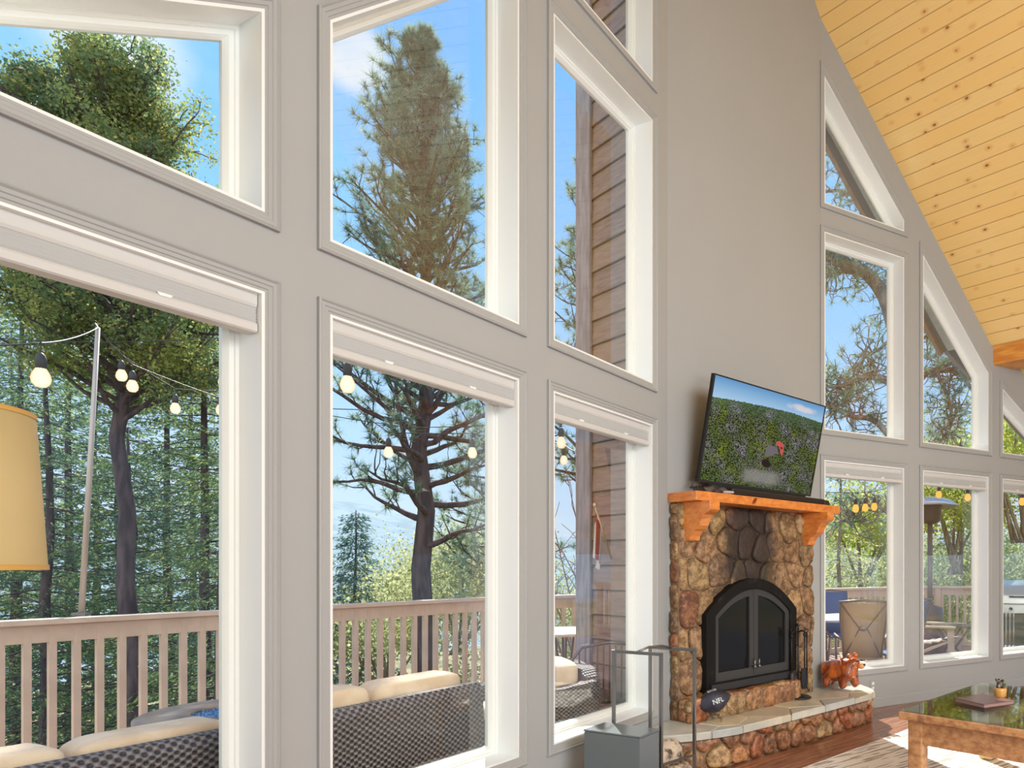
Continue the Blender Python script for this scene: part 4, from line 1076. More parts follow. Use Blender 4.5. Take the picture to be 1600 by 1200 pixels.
BL = [(64, 551, 3.6, 'large glowing bulb left of the light pole'), (190, 563, 6.0, 'small glowing bulb just right of the light pole, upper of two'), (207, 579, 5.8, 'small glowing bulb right of the light pole, lower of two'),
      (274, 616, 6.4, 'glowing bulb alone between the two left trunks'), (354, 562, 4.0, 'large glowing bulb against the left window frame'), (345, 619, 6.6, 'small glowing bulb near the left window frame, upper of two'), (358, 634, 6.6, 'small glowing bulb near the left window frame, lowest'),
      (543, 566, 4.1, 'glowing bulb under the blind of the second window'), (607, 684, 6.2, 'glowing bulb hanging left of the big pine trunk'), (738, 685, 6.3, 'glowing bulb hanging right of the big pine trunk'),
      (877, 668, 6.0, 'clear bulb at the top left of the third lower window'), (881, 700, 7.4, 'small dark-socketed bulb below the first in the third lower window')]
bp = []
for x, y, Y, lb in BL: p = RAY(x, y, Y); bp.append(p); bulb(p, lb)
for x, y, Y, lb in [(1337, 778, 8.6, 'left of three amber bulbs over the dining chairs'), (1352, 777, 8.8, 'middle of three amber bulbs over the dining chairs'), (1366, 776, 9.0, 'right of three amber bulbs over the dining chairs'), (1512, 762, 9.2, 'amber bulb right of the patio heater'), (1467, 758, 9.6, 'amber bulb above the patio heater'), (1597, 768, 9.0, 'amber bulb at the right picture edge')]:
    p = RAY(x, y, Y); bulb(p, lb, True)
def string(pts, label, sag=.15):
    v = [Vector(p) for p in pts]; m = []
    for a, b in zip(v, v[1:]):
        n = 12; L = (b - a).length
        for k in range(n): t_ = k / n; m.append(a.lerp(b, t_) - UP * sag * L * .25 * 4 * t_ * (1 - t_) * .5)
    m.append(v[-1]); tag(mk('string_light_wire', tube(m, .0045, 5), M_cable, None, True), label, 'cable', 'wires of the string lights')
w5 = UP * .05
string([RAY(-60, 540, 3.3), bp[0] + w5, pt_], 'string light wire from the left edge to the pole', .1)
string([pt_, bp[1] + w5, bp[3] + w5, bp[5] + w5, RAY(395, 612, 7.0)], 'string light wire sagging from the pole towards the left window frame, upper', .12)
string([pt_, bp[2] + w5, bp[6] + w5, RAY(560, 640, 6.6), bp[8] + w5, bp[9] + w5, RAY(800, 690, 6.5)], 'string light wire crossing behind the second window', .1)
string([RAY(-60, 525, 7.0), RAY(152, 535, 7.4), RAY(362, 527, 7.8), RAY(470, 500, 8.0)], 'level wire crossing the left window', .05)
string([RAY(330, 480, 3.9), bp[4] + w5, bp[7] + w5, RAY(640, 600, 4.8)], 'near string light wire passing the top of the second window', .1)
string([RAY(520, 650, 7.2), RAY(640, 668, 7.4), RAY(775, 664, 7.8), bp[10] + w5, RAY(912, 660, 6.8)], 'string light wire reaching the third window', .05)
string([RAY(770, 690, 7.2), bp[11] + w5, Vector(onM(-.03, 2.36, -1.08))], 'short low wire in the third lower window', .1)
string([RAY(1270, 768, 8.2), RAY(1337, 770, 8.6), RAY(1366, 768, 9.0), RAY(1440, 745, 9.4), RAY(1512, 755, 9.2), RAY(1620, 760, 9.0)], 'wire of amber bulbs outside the right windows', .05)

# ---- slatted metal chair, wicker armchair, bistro table seen in the third window
M_bronze = mat('bronze_metal', lin(120, 102, 96), .4, metal=.4)
def oriented(origin, yaw):
    Mx = Matrix.Translation(Vector(origin)) @ Matrix.Rotation(yaw, 4, 'Z'); return lambda x, y, z: tuple(Mx @ Vector((x, y, z)))
def armchair():
    f = oriented((-1.32, 4.78, -.02), radians(-62)); r = thing('wicker_armchair', 'round-armed wicker armchair with cream cushions outside the third window', 'armchair', f(0, 0, 0))
    g = lambda u, v, h: f(u, h, v)
    prof = [(-.33, .05), (.33, .05), (.33, .36), (-.33, .36)]
    uvbox(mk('seat_base', prism([prof], g, -.30, .30), M_wick, r), .005, .004)
    back = [(-.34, .30), (.34, .30), (.34, .66), (.25, .72), (-.25, .72), (-.34, .66)]
    uvbox(mk('backrest', prism([back], g, .26, .38), M_wick, r, bevel=.02), .005, .004)
    for s in (-1, 1):
        uvbox(mk('arm', prism([[(-.36, .05), (.34, .05), (.34, .66), (.1, .62), (-.28, .58), (-.36, .5)]], lambda y, z, x: f(x, y, z), s * .34 - .06, s * .34 + .06), M_wick, r, bevel=.025), .005, .004)
    h = lambda t, z, y: f(t, y, z)
    for k, (z0, z1, y0, y1, nm) in enumerate(((.36, .48, -.33, .24, 'seat'), (.48, .76, .08, .26, 'back'))):
        tag(cushion(h, -.26, .26, z0, z1, y0, y1, '%s_cushion' % nm, None, seed=k), 'cream %s cushion on the wicker armchair in the third window' % nm, 'cushion')
armchair()
def slat_chair():
    f = oriented((-.90, 5.28, -.02), radians(196)); r = thing('slatted_metal_chair', 'bronze metal patio chair with curved top rail and thin vertical slats beside the chimney', 'patio chair', f(0, 0, 0))
    mk('seat', prism([[(-.24, .40), (.24, .40), (.24, .43), (-.24, .43)]], lambda u, v, h: f(u, h, v), -.22, .20), M_bronze, r, bevel=.008)
    mk('top_rail', tube([f(-.26, .22, .42), f(-.27, .24, .74), f(-.20, .245, .83), f(0, .25, .86), f(.20, .245, .83), f(.27, .24, .74), f(.26, .22, .42)], .014, 8), M_bronze, r, True)
    for k in range(11):
        x = -.22 + .044 * k; mk('slat', bar(f(x, .22, .42), f(x, .245, .84 - abs(x) * .12), .012, .006), M_bronze, r)
    for s in (-1, 1):
        for y in (-.2, .2): mk('leg', tube([f(s * .24, y, .42), f(s * .26, y * 1.15, 0)], .014, 8), M_bronze, r, True)
slat_chair()
c = RAY(882, 900, 7.15)
bt = thing('bistro_table', 'pale round bistro table against the far railing in the third window', 'table', (c.x, c.y, -.02))
mk('tabletop', lathe([(0, .70), (.42, .70), (.43, .71), (.43, .725), (.42, .73), (0, .73)], (c.x, c.y, 0), 40), mat('pale_tabletop', lin(222, 214, 206), .4), bt, True)
for k in range(4):
    a = k * pi / 2 + .4; mk('leg', tube([(c.x + .10 * cos(a), c.y + .10 * sin(a), .70), (c.x + .06 * cos(a), c.y + .06 * sin(a), .35), (c.x + .32 * cos(a), c.y + .32 * sin(a), -.02)], .012, 6), M_bronze, bt, True)
def sling_chair(loc, yaw, label, sling, group='sling dining chairs on the deck'):
    f = oriented(loc, yaw); r = thing('sling_chair', label, 'patio chair', loc, group)
    # y = back side; backrest curved
    cz = [(.16, .40), (.24, .62), (.29, .84), (.34, 1.02)]
    sv = []
    for (y, z) in cz:
        wd = .20 + .05 * (z - .4) / .62
        sv.append([f(-wd, y + .012 * 0, z), f(-wd * .5, y + .02, z), f(0, y + .026, z), f(wd * .5, y + .02, z), f(wd, y, z)])
    V = [p for row in sv for p in row]; F = [(i * 5 + j, i * 5 + j + 1, (i + 1) * 5 + j + 1, (i + 1) * 5 + j) for i in range(3) for j in range(4)]
    o = mk('back_sling', (V, F), sling, r, True); sm = o.modifiers.new('solid', 'SOLIDIFY'); sm.thickness = .008
    mk('back_frame', merge(tube([f(-.20, .16, .40), f(-.22, .24, .62), f(-.245, .29, .84), f(-.255, .345, 1.03), f(0, .37, 1.05), f(.255, .345, 1.03), f(.245, .29, .84), f(.22, .24, .62), f(.20, .16, .40)], .014, 8)), M_bronze, r, True)
    mk('cross_brace', merge(tube([f(-.25, .352, 1.02), f(-.04, .30, .74), f(-.20, .19, .42)], .009, 6), tube([f(.25, .352, 1.02), f(.04, .30, .74), f(.20, .19, .42)], .009, 6), ellip(f(0, .30, .74), (.05, .012, .03))), M_bronze, r, True)
    mk('seat', prism([[(-.23, .385), (.23, .385), (.23, .41), (-.23, .41)]], lambda u, v, h: f(u, h, v), -.26, .20), sling, r, bevel=.008)
    for s in (-1, 1):
        mk('arm', tube([f(s * .24, .26, .62), f(s * .28, .05, .64), f(s * .28, -.20, .63), f(s * .27, -.24, .58)], .014, 8), M_bronze, r, True)
        mk('leg', tube([f(s * .27, -.24, .60), f(s * .26, -.22, .3), f(s * .27, -.27, 0)], .013, 8), M_bronze, r, True)
        mk('leg', tube([f(s * .21, .17, .42), f(s * .23, .22, .2), f(s * .25, .30, 0)], .013, 8), M_bronze, r, True)
M_sling = mat('tan_sling_fabric', lin(176, 150, 122), .7, trans=.25); M_slingb = mat('blue_shaded_sling', lin(88, 100, 140), .7)  # second sling carries the blue of shade and glass flare in its colour
d0 = -.02
p = RAY(1345, 900, 7.75); sling_chair((p.x, p.y, d0), radians(180 - 6), 'tan sling-back patio chair with crossed braces facing away from the window', M_sling)
p = RAY(1300, 900, 8.15); sling_chair((p.x - .35, p.y + .15, d0), radians(112), 'sling patio chair at the left end of the dining table', M_slingb)
p = RAY(1310, 900, 10.1); sling_chair((p.x, p.y, d0), radians(10), 'sling patio chair on the far side of the dining table', M_slingb)
p = RAY(1396, 900, 8.1); sling_chair((p.x, p.y, d0), radians(215), 'dark sling patio chair at the right side of the first right window', M_slingb)
p = RAY(1330, 900, 9.1)
dt = thing('patio_dining_table', 'oval patio dining table behind the crossed-brace chair', 'table', (p.x, p.y, d0))
mk('tabletop', xf(lathe([(0, .70), (.62, .70), (.64, .715), (.62, .73), (0, .73)], (0, 0, 0), 40), Matrix.Translation((p.x, p.y, 0)) @ Matrix.Rotation(aM, 4, 'Z') @ Matrix.Diagonal((1.3, .85, 1, 1))), mat('grey_blue_tabletop', lin(176, 180, 196), .35), dt, True)
for a, b_ in ((-.5, -.3), (.5, -.3), (.5, .3), (-.5, .3)): mk('leg', tube([(p.x + a, p.y + b_, .70), (p.x + a * 1.1, p.y + b_ * 1.1, d0)], .02, 8), M_bronze, dt, True)
# patio heater
p = RAY(1453, 900, 10.6); hx, hy = p.x, p.y
ph = thing('patio_heater', 'tall mushroom-shaped patio heater with a silver dome on the deck corner', 'patio heater', (hx, hy, d0))
M_alu = mat('silver_reflector', lin(200, 200, 204), .3, metal=.8)
mk('dome_reflector', lathe([(.0, 2.46), (.16, 2.45), (.32, 2.40), (.43, 2.32), (.42, 2.31), (.30, 2.38), (.15, 2.43), (0, 2.44)], (hx, hy, 0), 40, False), M_alu, ph, True)
mk('burner_head', lathe([(.05, 2.43), (.17, 2.40), (.18, 2.34), (.16, 2.10), (.12, 2.06), (.03, 2.04)], (hx, hy, 0), 28), mat('dark_perforated_steel', lin(70, 62, 60), .4, metal=.5), ph, True)
mk('pole', tube([(hx, hy, .5), (hx, hy, 2.06)], .038, 16), M_bronze, ph, True)
mk('tank_cover', lathe([(.23, 0), (.25, .04), (.22, .5), (.19, .78), (.05, .82)], (hx, hy, d0), 28), M_bronze, ph, True)
# adirondack lounge chair
def adirondack():
    p = RAY(1462, 900, 10.0); f = oriented((p.x - .12, p.y - .1, d0), radians(62)); r = thing('wooden_lounge_chair', 'pale wooden slat-back lounge chair in front of the deck corner', 'lounge chair', f(0, 0, 0))
    M_w = mat('pale_weathered_wood', lin(206, 190, 172), .6); 
    for k in range(5):
        x = -.22 + .11 * k; mk('back_slat', bar(f(x, .18, .32), f(x * 1.25, .52, .98 - abs(x) * .35), .095, .02, up=(0, 0, 1)), M_w, r, bevel=.003)
    for k in range(5): mk('seat_slat', bar(f(-.27, -.36 + .11 * k, .40 - .022 * k), f(.27, -.36 + .11 * k, .40 - .022 * k), .09, .02), M_w, r, bevel=.003)
    for s in (-1, 1):
        mk('arm', prism([[(s * .27, -.42), (s * .40, -.42), (s * .38, .25), (s * .31, .28)]], lambda u, v, h: f(u, v, h), .56, .585), M_w, r)
        mk('leg', bar(f(s * .30, -.36, 0), f(s * .30, -.34, .56), .09, .025), M_w, r); mk('leg', bar(f(s * .29, -.38, .40), f(s * .29, .42, .02), .10, .025), M_w, r)
adirondack()
# folding side table with crossed legs beside it
p = RAY(1487, 900, 9.7)
sd = thing('folding_side_table', 'dark folding side table with crossed legs right of the lounge chair', 'side table', (p.x, p.y, d0))
mk('tabletop', box((p.x, p.y, .55), (.46, .42, .025)), M_bronze, sd, bevel=.004)
for s in (-.18, .18):
    mk('leg', bar((p.x - .2, p.y + s, .54), (p.x + .2, p.y + s, d0), .022), M_bronze, sd); mk('leg', bar((p.x + .2, p.y + s * .85, .54), (p.x - .2, p.y + s * .85, d0), .022), M_bronze, sd)
# grill
def grill():
    p = RAY(1612, 900, 9.1); f = oriented((p.x, p.y, d0), radians(-20)); r = thing('gas_grill', 'silver gas grill on a dark cart at the right edge', 'grill', f(0, 0, 0))
    M_ss = mat('stainless_steel', lin(196, 196, 194), .3, metal=.7); g = lambda y, z, x: f(x, y, z)
    mk('cart', prism([[(-.27, .10), (.27, .10), (.27, .80), (-.27, .80)]], g, -.36, .36), mat('dark_grill_cart', lin(70, 66, 68), .4, metal=.3), r, bevel=.01)
    mk('firebox', prism([[(-.30, .80), (.30, .80), (.30, .92), (-.30, .92)]], g, -.40, .40), M_ss, r, bevel=.01)
    mk('lid', prism([[(-.29, .92), (.29, .92), (.29, 1.02), (.20, 1.17), (.02, 1.23), (-.18, 1.17), (-.28, 1.04)]], g, -.38, .38), M_ss, r, bevel=.015)
    mk('lid_handle', tube([f(-.28, -.29, 1.02), f(-.28, -.34, 1.02), f(.28, -.34, 1.02), f(.28, -.29, 1.02)], .012, 8), M_black, r, True)
    for s in (-1, 1): mk('side_shelf', box((0, 0, 0), (.36, .5, .03), Matrix.Translation(f(s * .58, 0, .90)) @ Matrix.Rotation(radians(-20), 4, 'Z')), M_ss, r, bevel=.004)
    for k in range(4): mk('knob', ellip(f(-.27 + .18 * k, -.31, .86), (.022, .02, .022)), M_black, r, True)
    for s in (-1, 1):
        for y in (-.2, .2): mk('wheel', ellip(f(s * .30, y, .05), (.045, .045, .05)), M_black, r, True)
    for k in range(3):
        q = RAY(1572 + 6 * k, 960, 8.75); tag(mk('grill_tool', merge(tube([q - UP * .06, q - UP * .40], .006, 6), ellip(tuple(q - UP * .43), (.025, .006, .045)), ellip(tuple(q), (.009, .009, .07))), M_ss, None, True), ['left', 'middle', 'right'][k] + ' long-handled tool hanging at the left side of the grill', 'grill tool', 'tools hanging on the grill')
grill()
# small furled flag on the chimney siding
def flag_():
    a = Vector(onM(-.035, 1.45, -.62)); out = Vector(onM(-.6, 0, -.62)) - Vector(onM(0, 0, -.62)); out.normalize()
    r = thing('wall_flag', 'small furled red and white striped flag on a pole fixed to the chimney siding', 'flag', tuple(a))
    top = a + out * .16 + UP * .42
    mk('flag_pole', merge(tube([a, top], .008, 8), ellip(tuple(top), (.015, .015, .02))), mat('brass_pole', lin(220, 200, 160), .3, metal=.6), r, True)
    al = Vector(onM(0, 0, -1)) - Vector(onM(0, 0, 0)); al.normalize(); V, F, n = [], [], 26; Mi = []
    for i in range(n):
        s = i / (n - 1)
        for j in range(9):
            u = j / 8; V.append(tuple(top.lerp(a, .12 + .5 * u) + al * (-.02 - .03 * sin(6 * u)) * s + out * (.03 * sin(9 * u) + .05 * s) - UP * (s * (.34 - .1 * u)) ))
    for i in range(n - 1):
        for j in range(8): F.append((i * 9 + j, i * 9 + j + 1, (i + 1) * 9 + j + 1, (i + 1) * 9 + j)); Mi.append(j % 2)
    o = mk('flag_cloth', (V, F), [mat('flag_red', lin(170, 60, 58), .8), mat('flag_white', lin(222, 208, 200), .8)], r, True)
    for pl, k in zip(o.data.polygons, Mi): pl.material_index = k
flag_()
# ------------------------------------------------------------------ things in the room
# television
TVM = Matrix.Translation((.347, 5.45, 2.391)) @ Matrix.Rotation(radians(45.8), 4, 'Z') @ Matrix.Rotation(radians(11.9), 4, 'X') @ Matrix.Rotation(radians(.5), 4, 'Y')
tvf = lambda x, y, z: tuple(TVM @ Vector((x, y, z)))
W2, H2 = .676, .389
tv = thing('television', 'flat television tilted forward on the mantel showing an aerial view of a wooded hillside', 'television', tuple(Vector(onM(.95, 1.93, .17))))
M_tvb = mat('black_tv_plastic', (.015, .015, .017), .3)
mk('bezel', merge(prism([[(-W2, -H2), (W2, -H2), (W2, H2), (-W2, H2)], [(-W2 + .010, -H2 + .016), (W2 - .010, -H2 + .016), (W2 - .010, H2 - .010), (-W2 + .010, H2 - .010)]], lambda u, v, h: tvf(u, h, v), -.006, .03)), M_tvb, tv)
mk('back_shell', merge(prism([[(-W2, -H2), (W2, -H2), (W2, H2), (-W2, H2)]], lambda u, v, h: tvf(u, h, v), .004, .03), prism([[(-.45, -.30), (.45, -.30), (.45, .12), (-.45, .12)]], lambda u, v, h: tvf(u, h, v), .03, .06)), M_tvb, tv)
def screen_build(name):
    m = bpy.data.materials.new(name); m.use_nodes = True; t = NT(m.node_tree); t.n.clear()
    uv = t.coord('UV'); x, y, _ = t.sep(uv)
    hor = t.math('SUBTRACT', .842, t.math('MULTIPLY', t.math('POWER', t.math('ABSOLUTE', t.math('SUBTRACT', x, .62)), 1.6), .10))
    hor = t.math('ADD', hor, t.math('MULTIPLY', t.math('SUBTRACT', t.noise(uv, 60, 2), .5), .035))
    sky_ = t.ramp(y, [(.78, lin(168, 200, 226)), (1.0, lin(92, 146, 194))])
    cl_ = t.vmath('LENGTH', t.vmath('MULTIPLY', t.vmath('SUBTRACT', uv, (.78, .915, 0)), (5.5, 22, 1)))
    sky_ = t.mix(t.math('MULTIPLY', t.math('SUBTRACT', 1, t.step(t.math('ADD', cl_, t.noise(uv, 14, 3)), .8, 1.5)), .8), sky_, lin(214, 206, 208))
    sc = t.mapping(uv, scale=(1.75, 1, 1))
    vo = t.vor(sc, 95); vc = t.sep(t.vor(sc, 95, out='Color'))
    green = t.mix(vc[0], lin(58, 78, 34), lin(116, 132, 66)); big = t.noise(sc, 4.2, 4, .6)
    green = t.mix(t.step(t.noise(t.mapping(sc, loc=(3, 1, 0)), 3, 2), .5, .7), green, t.mix(vc[1], lin(150, 158, 50), lin(96, 120, 40)))
    grey = t.mix(vc[2], lin(176, 172, 180), lin(110, 106, 112)); c = t.mix(t.step(t.math('ADD', big, t.math('MULTIPLY', t.math('SUBTRACT', vc[2], .5), .16)), .50, .58), green, grey)
    c = t.mix(t.step(vo, .35, .62), c, lin(22, 26, 16)); c = t.mix(t.math('MULTIPLY', t.step(y, .62, .86), .45), c, lin(74, 104, 84))
    road = t.math('MULTIPLY', t.math('SUBTRACT', 1, t.step(t.math('ABSOLUTE', t.math('SUBTRACT', y, .11)), .03, .10)), t.math('SUBTRACT', 1, t.step(t.math('ABSOLUTE', t.math('SUBTRACT', x, .50)), .10, .22)))
    c = t.mix(t.math('MULTIPLY', road, .7), c, lin(138, 134, 132))
    c = t.mix(t.math('GREATER_THAN', y, hor), c, sky_)
    em = t.node('ShaderNodeEmission'); t.put(em.inputs[0], c); em.inputs[1].default_value = .80
    gl = t.node('ShaderNodeBsdfGlossy'); gl.inputs['Roughness'].default_value = .15; mx = t.node('ShaderNodeMixShader'); mx.inputs[0].default_value = .03
    t.l.new(em.outputs[0], mx.inputs[1]); t.l.new(gl.outputs[0], mx.inputs[2]); t.l.new(mx.outputs[0], t.node('ShaderNodeOutputMaterial').inputs[0]); return m
def emis(name, c, s=.62):
    m = bpy.data.materials.new(name); m.use_nodes = True; t = NT(m.node_tree); t.n.clear(); em = t.node('ShaderNodeEmission'); em.inputs[0].default_value = (*c, 1); em.inputs[1].default_value = s
    t.l.new(em.outputs[0], t.node('ShaderNodeOutputMaterial').inputs[0]); return m
a0, a1, b0_, b1_ = -W2 + .010, W2 - .010, -H2 + .016, H2 - .010
V = [tvf(a0, 0, b0_), tvf(a1, 0, b0_), tvf(a1, 0, b1_), tvf(a0, 0, b1_)]; F = [(0, 1, 2, 3)]; UV = [(0, 0), (1, 0), (1, 1), (0, 1)]; MI = [0]
def patch(pts, mi, e):
    o = len(V); V.extend([tvf(a0 + (a1 - a0) * u, -e, b0_ + (b1_ - b0_) * v) for u, v in pts]); UV.extend(pts); F.append(tuple(range(o, o + len(pts)))); MI.append(mi)
patch([(.50, .33), (.56, .35), (.62, .40), (.60, .45), (.53, .46), (.50, .41)], 3, .0003)
patch([(.58, .50), (.61, .525), (.66, .495), (.665, .45), (.625, .455), (.60, .47)], 1, .0005); patch([(.625, .455), (.665, .45), (.665, .38), (.65, .375), (.635, .41)], 1, .0006); patch([(.63, .465), (.655, .46), (.65, .44), (.635, .445)], 2, .0008)
patch([(.48, .29), (.52, .31), (.57, .27), (.56, .23), (.52, .22), (.49, .25)], 4, .0004)
me = bpy.data.meshes.new('screen'); me.from_pydata(V, [], F); me.update(); ul = me.uv_layers.new(name='UVMap')
for lp in me.loops: ul.data[lp.index].uv = UV[lp.vertex_index]
for pl, k in zip(me.polygons, MI): pl.material_index = k
link('screen', me, [screen_build('tv_picture'), emis('tv_red_roof', lin(206, 96, 92)), emis('tv_red_wall', lin(120, 34, 34)), emis('tv_grey_roof', lin(120, 112, 118)), emis('tv_dark_house', lin(52, 40, 40))], tv)
for s in (-.42, .42):
    fx = TVM @ Vector((s, .02, -H2 + .01)); ft_ = Vector((fx.x, fx.y, 1.936)); a = -nrm(aM)
    mk('foot', merge(tube([fx, Vector((fx.x, fx.y, 1.96))], .014, 8), bar(ft_ - a * .10 + UP * .006, ft_ + a * .05 + UP * .006, .045, .012)), M_tvb, tv)
mk('lower_speaker', prism([[(-.55, -H2 - .03), (.60, -H2 - .03), (.62, -H2), (-.57, -H2)]], lambda u, v, h: tvf(u, h, v), .002, .05), M_tvb, tv)
# soundbar at the foot of the television, dark ornament, cable
sb = thing('soundbar', 'long black soundbar lying on the mantel under the television', 'soundbar', onM(.95, 1.932, .2))
mk('body', prism([[(.42, 1.932), (1.62, 1.932), (1.62, 1.985), (.42, 1.985)]], onM, .17, .26), M_tvb, sb, bevel=.012)
mk('end_cap', prism([[(1.60, 1.932), (1.70, 1.932), (1.68, 1.975), (1.60, 1.98)]], onM, .17, .27), mat('dark_brown_plastic', lin(46, 36, 32), .5), sb, bevel=.012)
def ornament():
    rg = random.Random(9); r = thing('driftwood_ornament', 'dark gnarled ornament with pale flecks at the left end of the mantel', 'ornament', onM(.25, 1.932, .2)); P = []
    v, F = ellip((0, 0, 0), (1, 1, 1), n=26, m=16); V = []
    for x, y, z in v:
        k = 1 + .18 * sin(7 * x + 3 * z) * cos(5 * y) + rg.uniform(-.07, .07); zz = max(z, -.6); V.append(onM(.30 + x * .13 * k, 1.955 + zz * .038 * k, .20 + y * .05 * k))
    mk('body', (V, F), mat('dark_driftwood', lin(58, 46, 42), .7, build=two(lin(40, 32, 30), lin(96, 84, 78), 24), bump=nbump(40, 1)), r, True)
    mk('pale_shell', ellip(onM(.37, 1.947, .25), (.055, .03, .014)), mat('pale_shell', lin(190, 180, 174), .5), r, True)
    for k in range(4): P.append(tube([onM(.16 - .03 * k, 1.934, .2), onM(.14 - .03 * k, 1.975 - .006 * k, .2 + .01 * k)], .004, 5)); P.append(ellip(onM(.14 - .03 * k, 1.98 - .006 * k, .2), (.012, .012, .008)))
    mk('twig', merge(*P), mat('dark_green_twig', lin(40, 44, 34), .7), r, True)
ornament()
cb = [RAY(1093, 700, 5.20), RAY(1089, 716, 5.12), RAY(1083, 735, 5.04), RAY(1079, 748, 5.0), RAY(1083, 757, 5.0), RAY(1092, 766, 5.0)]
cb = [Vector(onM(.25, 2.16, .13)), Vector(onM(.20, 2.10, .12)), Vector(onM(.15, 2.03, .12)), Vector(onM(.12, 1.98, .13)), Vector(onM(.14, 1.95, .15)), Vector(onM(.22, 1.94, .16))]
tag(mk('television_cable', tube(cb, .005, 6), M_cable, None, True), 'thin dark cable hanging from the left side of the television', 'cable')
# outlet
ol = thing('wall_outlet', 'small white outlet plate low on the right wall beside the hearth', 'outlet', onR(.66, .20, .0))
mk('plate', prism([[(.615, .15), (.695, .15), (.695, .27), (.615, .27)]], onR, .0, .006), M_wall, ol, bevel=.002)
for z in (.18, .225): mk('socket', prism([[(.64, z), (.67, z), (.67, z + .028), (.64, z + .028)]], onR, .006, .008), M_white, ol)

# bear
def skin(name, verts, edges, radii, m, parent, sub=2):
    me = bpy.data.meshes.new(name); me.from_pydata([tuple(v) for v in verts], edges, []); me.update()
    o = link(name, me, m, parent); o.modifiers.new('skin', 'SKIN'); 
    for i, sv in enumerate(me.skin_vertices[0].data):
        r = radii[i]; sv.radius = (r, r) if not isinstance(r, tuple) else r; sv.use_root = (i == 0)
    s = o.modifiers.new('sub', 'SUBSURF'); s.levels = s.render_levels = sub
    o.modifiers['skin'].use_smooth_shade = True
    return o
M_bear = mat('glossy_carved_wood', lin(186, 92, 34), .22, build=two(lin(200, 104, 40), lin(120, 50, 18), 14, 5, stretch=(1, 1, .5)), coat=.6, bump=nbump(50, .8, 4, (1, 1, .4)))
def bear():
    base = RAY(1311, 900, 6.27); f = oriented((base.x, base.y, .274), radians(-38)); r = thing('carved_bear', 'glossy chestnut carved wooden bear standing on the right end of the hearth', 'ornament', f(0, 0, 0))
    v = [(-.02, 0, .175), (.05, 0, .19), (.10, 0, .205), (.14, 0, .235), (.165, 0, .25), (.205, 0, .24),
         (-.09, 0, .155), (-.09, -.07, .10), (-.085, -.08, .05), (-.06, -.08, .028), (-.10, .07, .10), (-.12, .075, .05), (-.09, .075, .028),
         (.08, -.065, .12), (.075, -.075, .055), (.10, -.075, .028), (.10, .065, .12), (.125, .07, .055), (.15, .07, .028)]
    e = [(0, 1), (1, 2), (2, 3), (3, 4), (4, 5), (0, 6), (6, 7), (7, 8), (8, 9), (6, 10), (10, 11), (11, 12), (2, 13), (13, 14), (14, 15), (2, 16), (16, 17), (17, 18)]
    R = [.108, .10, .10, .085, .072, .040, .098, .060, .044, .036, .060, .044, .036, .058, .042, .036, .058, .042, .036]
    skin('body', [f(*p) for p in v], e, R, M_bear, r)
    for s in (-1, 1):
        er = mk('ear', ellip(f(.135, s * .058, .315), (.024, .020, .026)), M_bear, r, True)
    M_k = mat('bear_black', (.02, .015, .012), .25)
    mk('muzzle', ellip(f(.222, 0, .232), (.034, .032, .028)), mat('bear_muzzle', lin(214, 150, 92), .3, coat=.4), r, True)
    mk('nose', ellip(f(.250, 0, .245), (.013, .013, .010)), M_k, r, True)
    for s in (-1, 1): mk('eye', ellip(f(.205, s * .030, .278), (.008, .008, .008)), M_k, r, True)
bear()
# fireplace tools
tb = RAY(1247, 900, 5.86); tx, ty, tz = tb.x, tb.y, .274
ts = thing('fireplace_tool_stand', 'black iron tool stand with round base on the hearth right of the firebox', 'tool stand', (tx, ty, tz))
mk('base', lathe([(0, 0), (.11, 0), (.115, .008), (.10, .018), (.02, .024), (0, .024)], (tx, ty, tz), 32), M_black, ts, True)
mk('pole', merge(tube([(tx, ty, tz + .02), (tx, ty, tz + .60)], .008, 8), ellip((tx, ty, tz + .62), (.014, .014, .018))), M_black, ts, True)
aw = dirp(aM)
mk('hook_arm', merge(*[tube([Vector((tx, ty, tz + .56)), Vector((tx, ty, tz + .575)) + d_ * .05, Vector((tx, ty, tz + .56)) + d_ * .085, Vector((tx, ty, tz + .55)) + d_ * .09], .005, 6) for d_ in (aw, -aw, Vector((-aw.y, aw.x, 0)), Vector((aw.y, -aw.x, 0)))]), M_black, ts, True)
for k, (d_, nm, lb) in enumerate(((-aw, 'fireplace_brush', 'black fireplace brush hanging on the left of the tool stand'), (aw, 'fireplace_shovel', 'black fireplace shovel hanging on the right of the tool stand'), (Vector((aw.y, -aw.x, 0)), 'fireplace_poker', 'black fireplace poker hanging at the front of the tool stand'))):
    p = Vector((tx, ty, tz + .545)) + d_ * .092
    parts = [tube([p + UP * .02, p + UP * -.30], .006, 8), lathe([(.012, .0), (.014, .01), (.008, .02)], tuple(p + UP * -.02), 10), tube([p + UP * .02, p + UP * .04 + d_ * .015, p + UP * .05, p + UP * .035 - d_ * .012], .004, 6)]
    r_ = thing(nm, lb, 'fireplace tool', tuple(p), 'tools on the fireplace stand'); mk('handle', merge(*parts), M_black, r_, True)
    if k == 0: mk('bristles', lathe([(.018, -.30), (.030, -.34), (.038, -.45), (.030, -.47), (.0, -.47)], tuple(p), 18), M_black, r_, True)
    elif k == 1: mk('blade', xf(prism([[(-.045, -.30), (.045, -.30), (.05, -.44), (.03, -.48), (-.03, -.48), (-.05, -.44)]], lambda u, v, h: (u, h, v), -.004, .006), Matrix.Translation(p) @ Matrix.Rotation(pi / 2 - aM, 4, 'Z')), M_black, r_, bevel=.003)
    else: mk('tip', tube([p + UP * -.30, p + UP * -.44, p + UP * -.47 + d_ * .02, p + UP * -.45 + d_ * .035], [.006, .006, .005, .003], 8), M_black, r_, True)
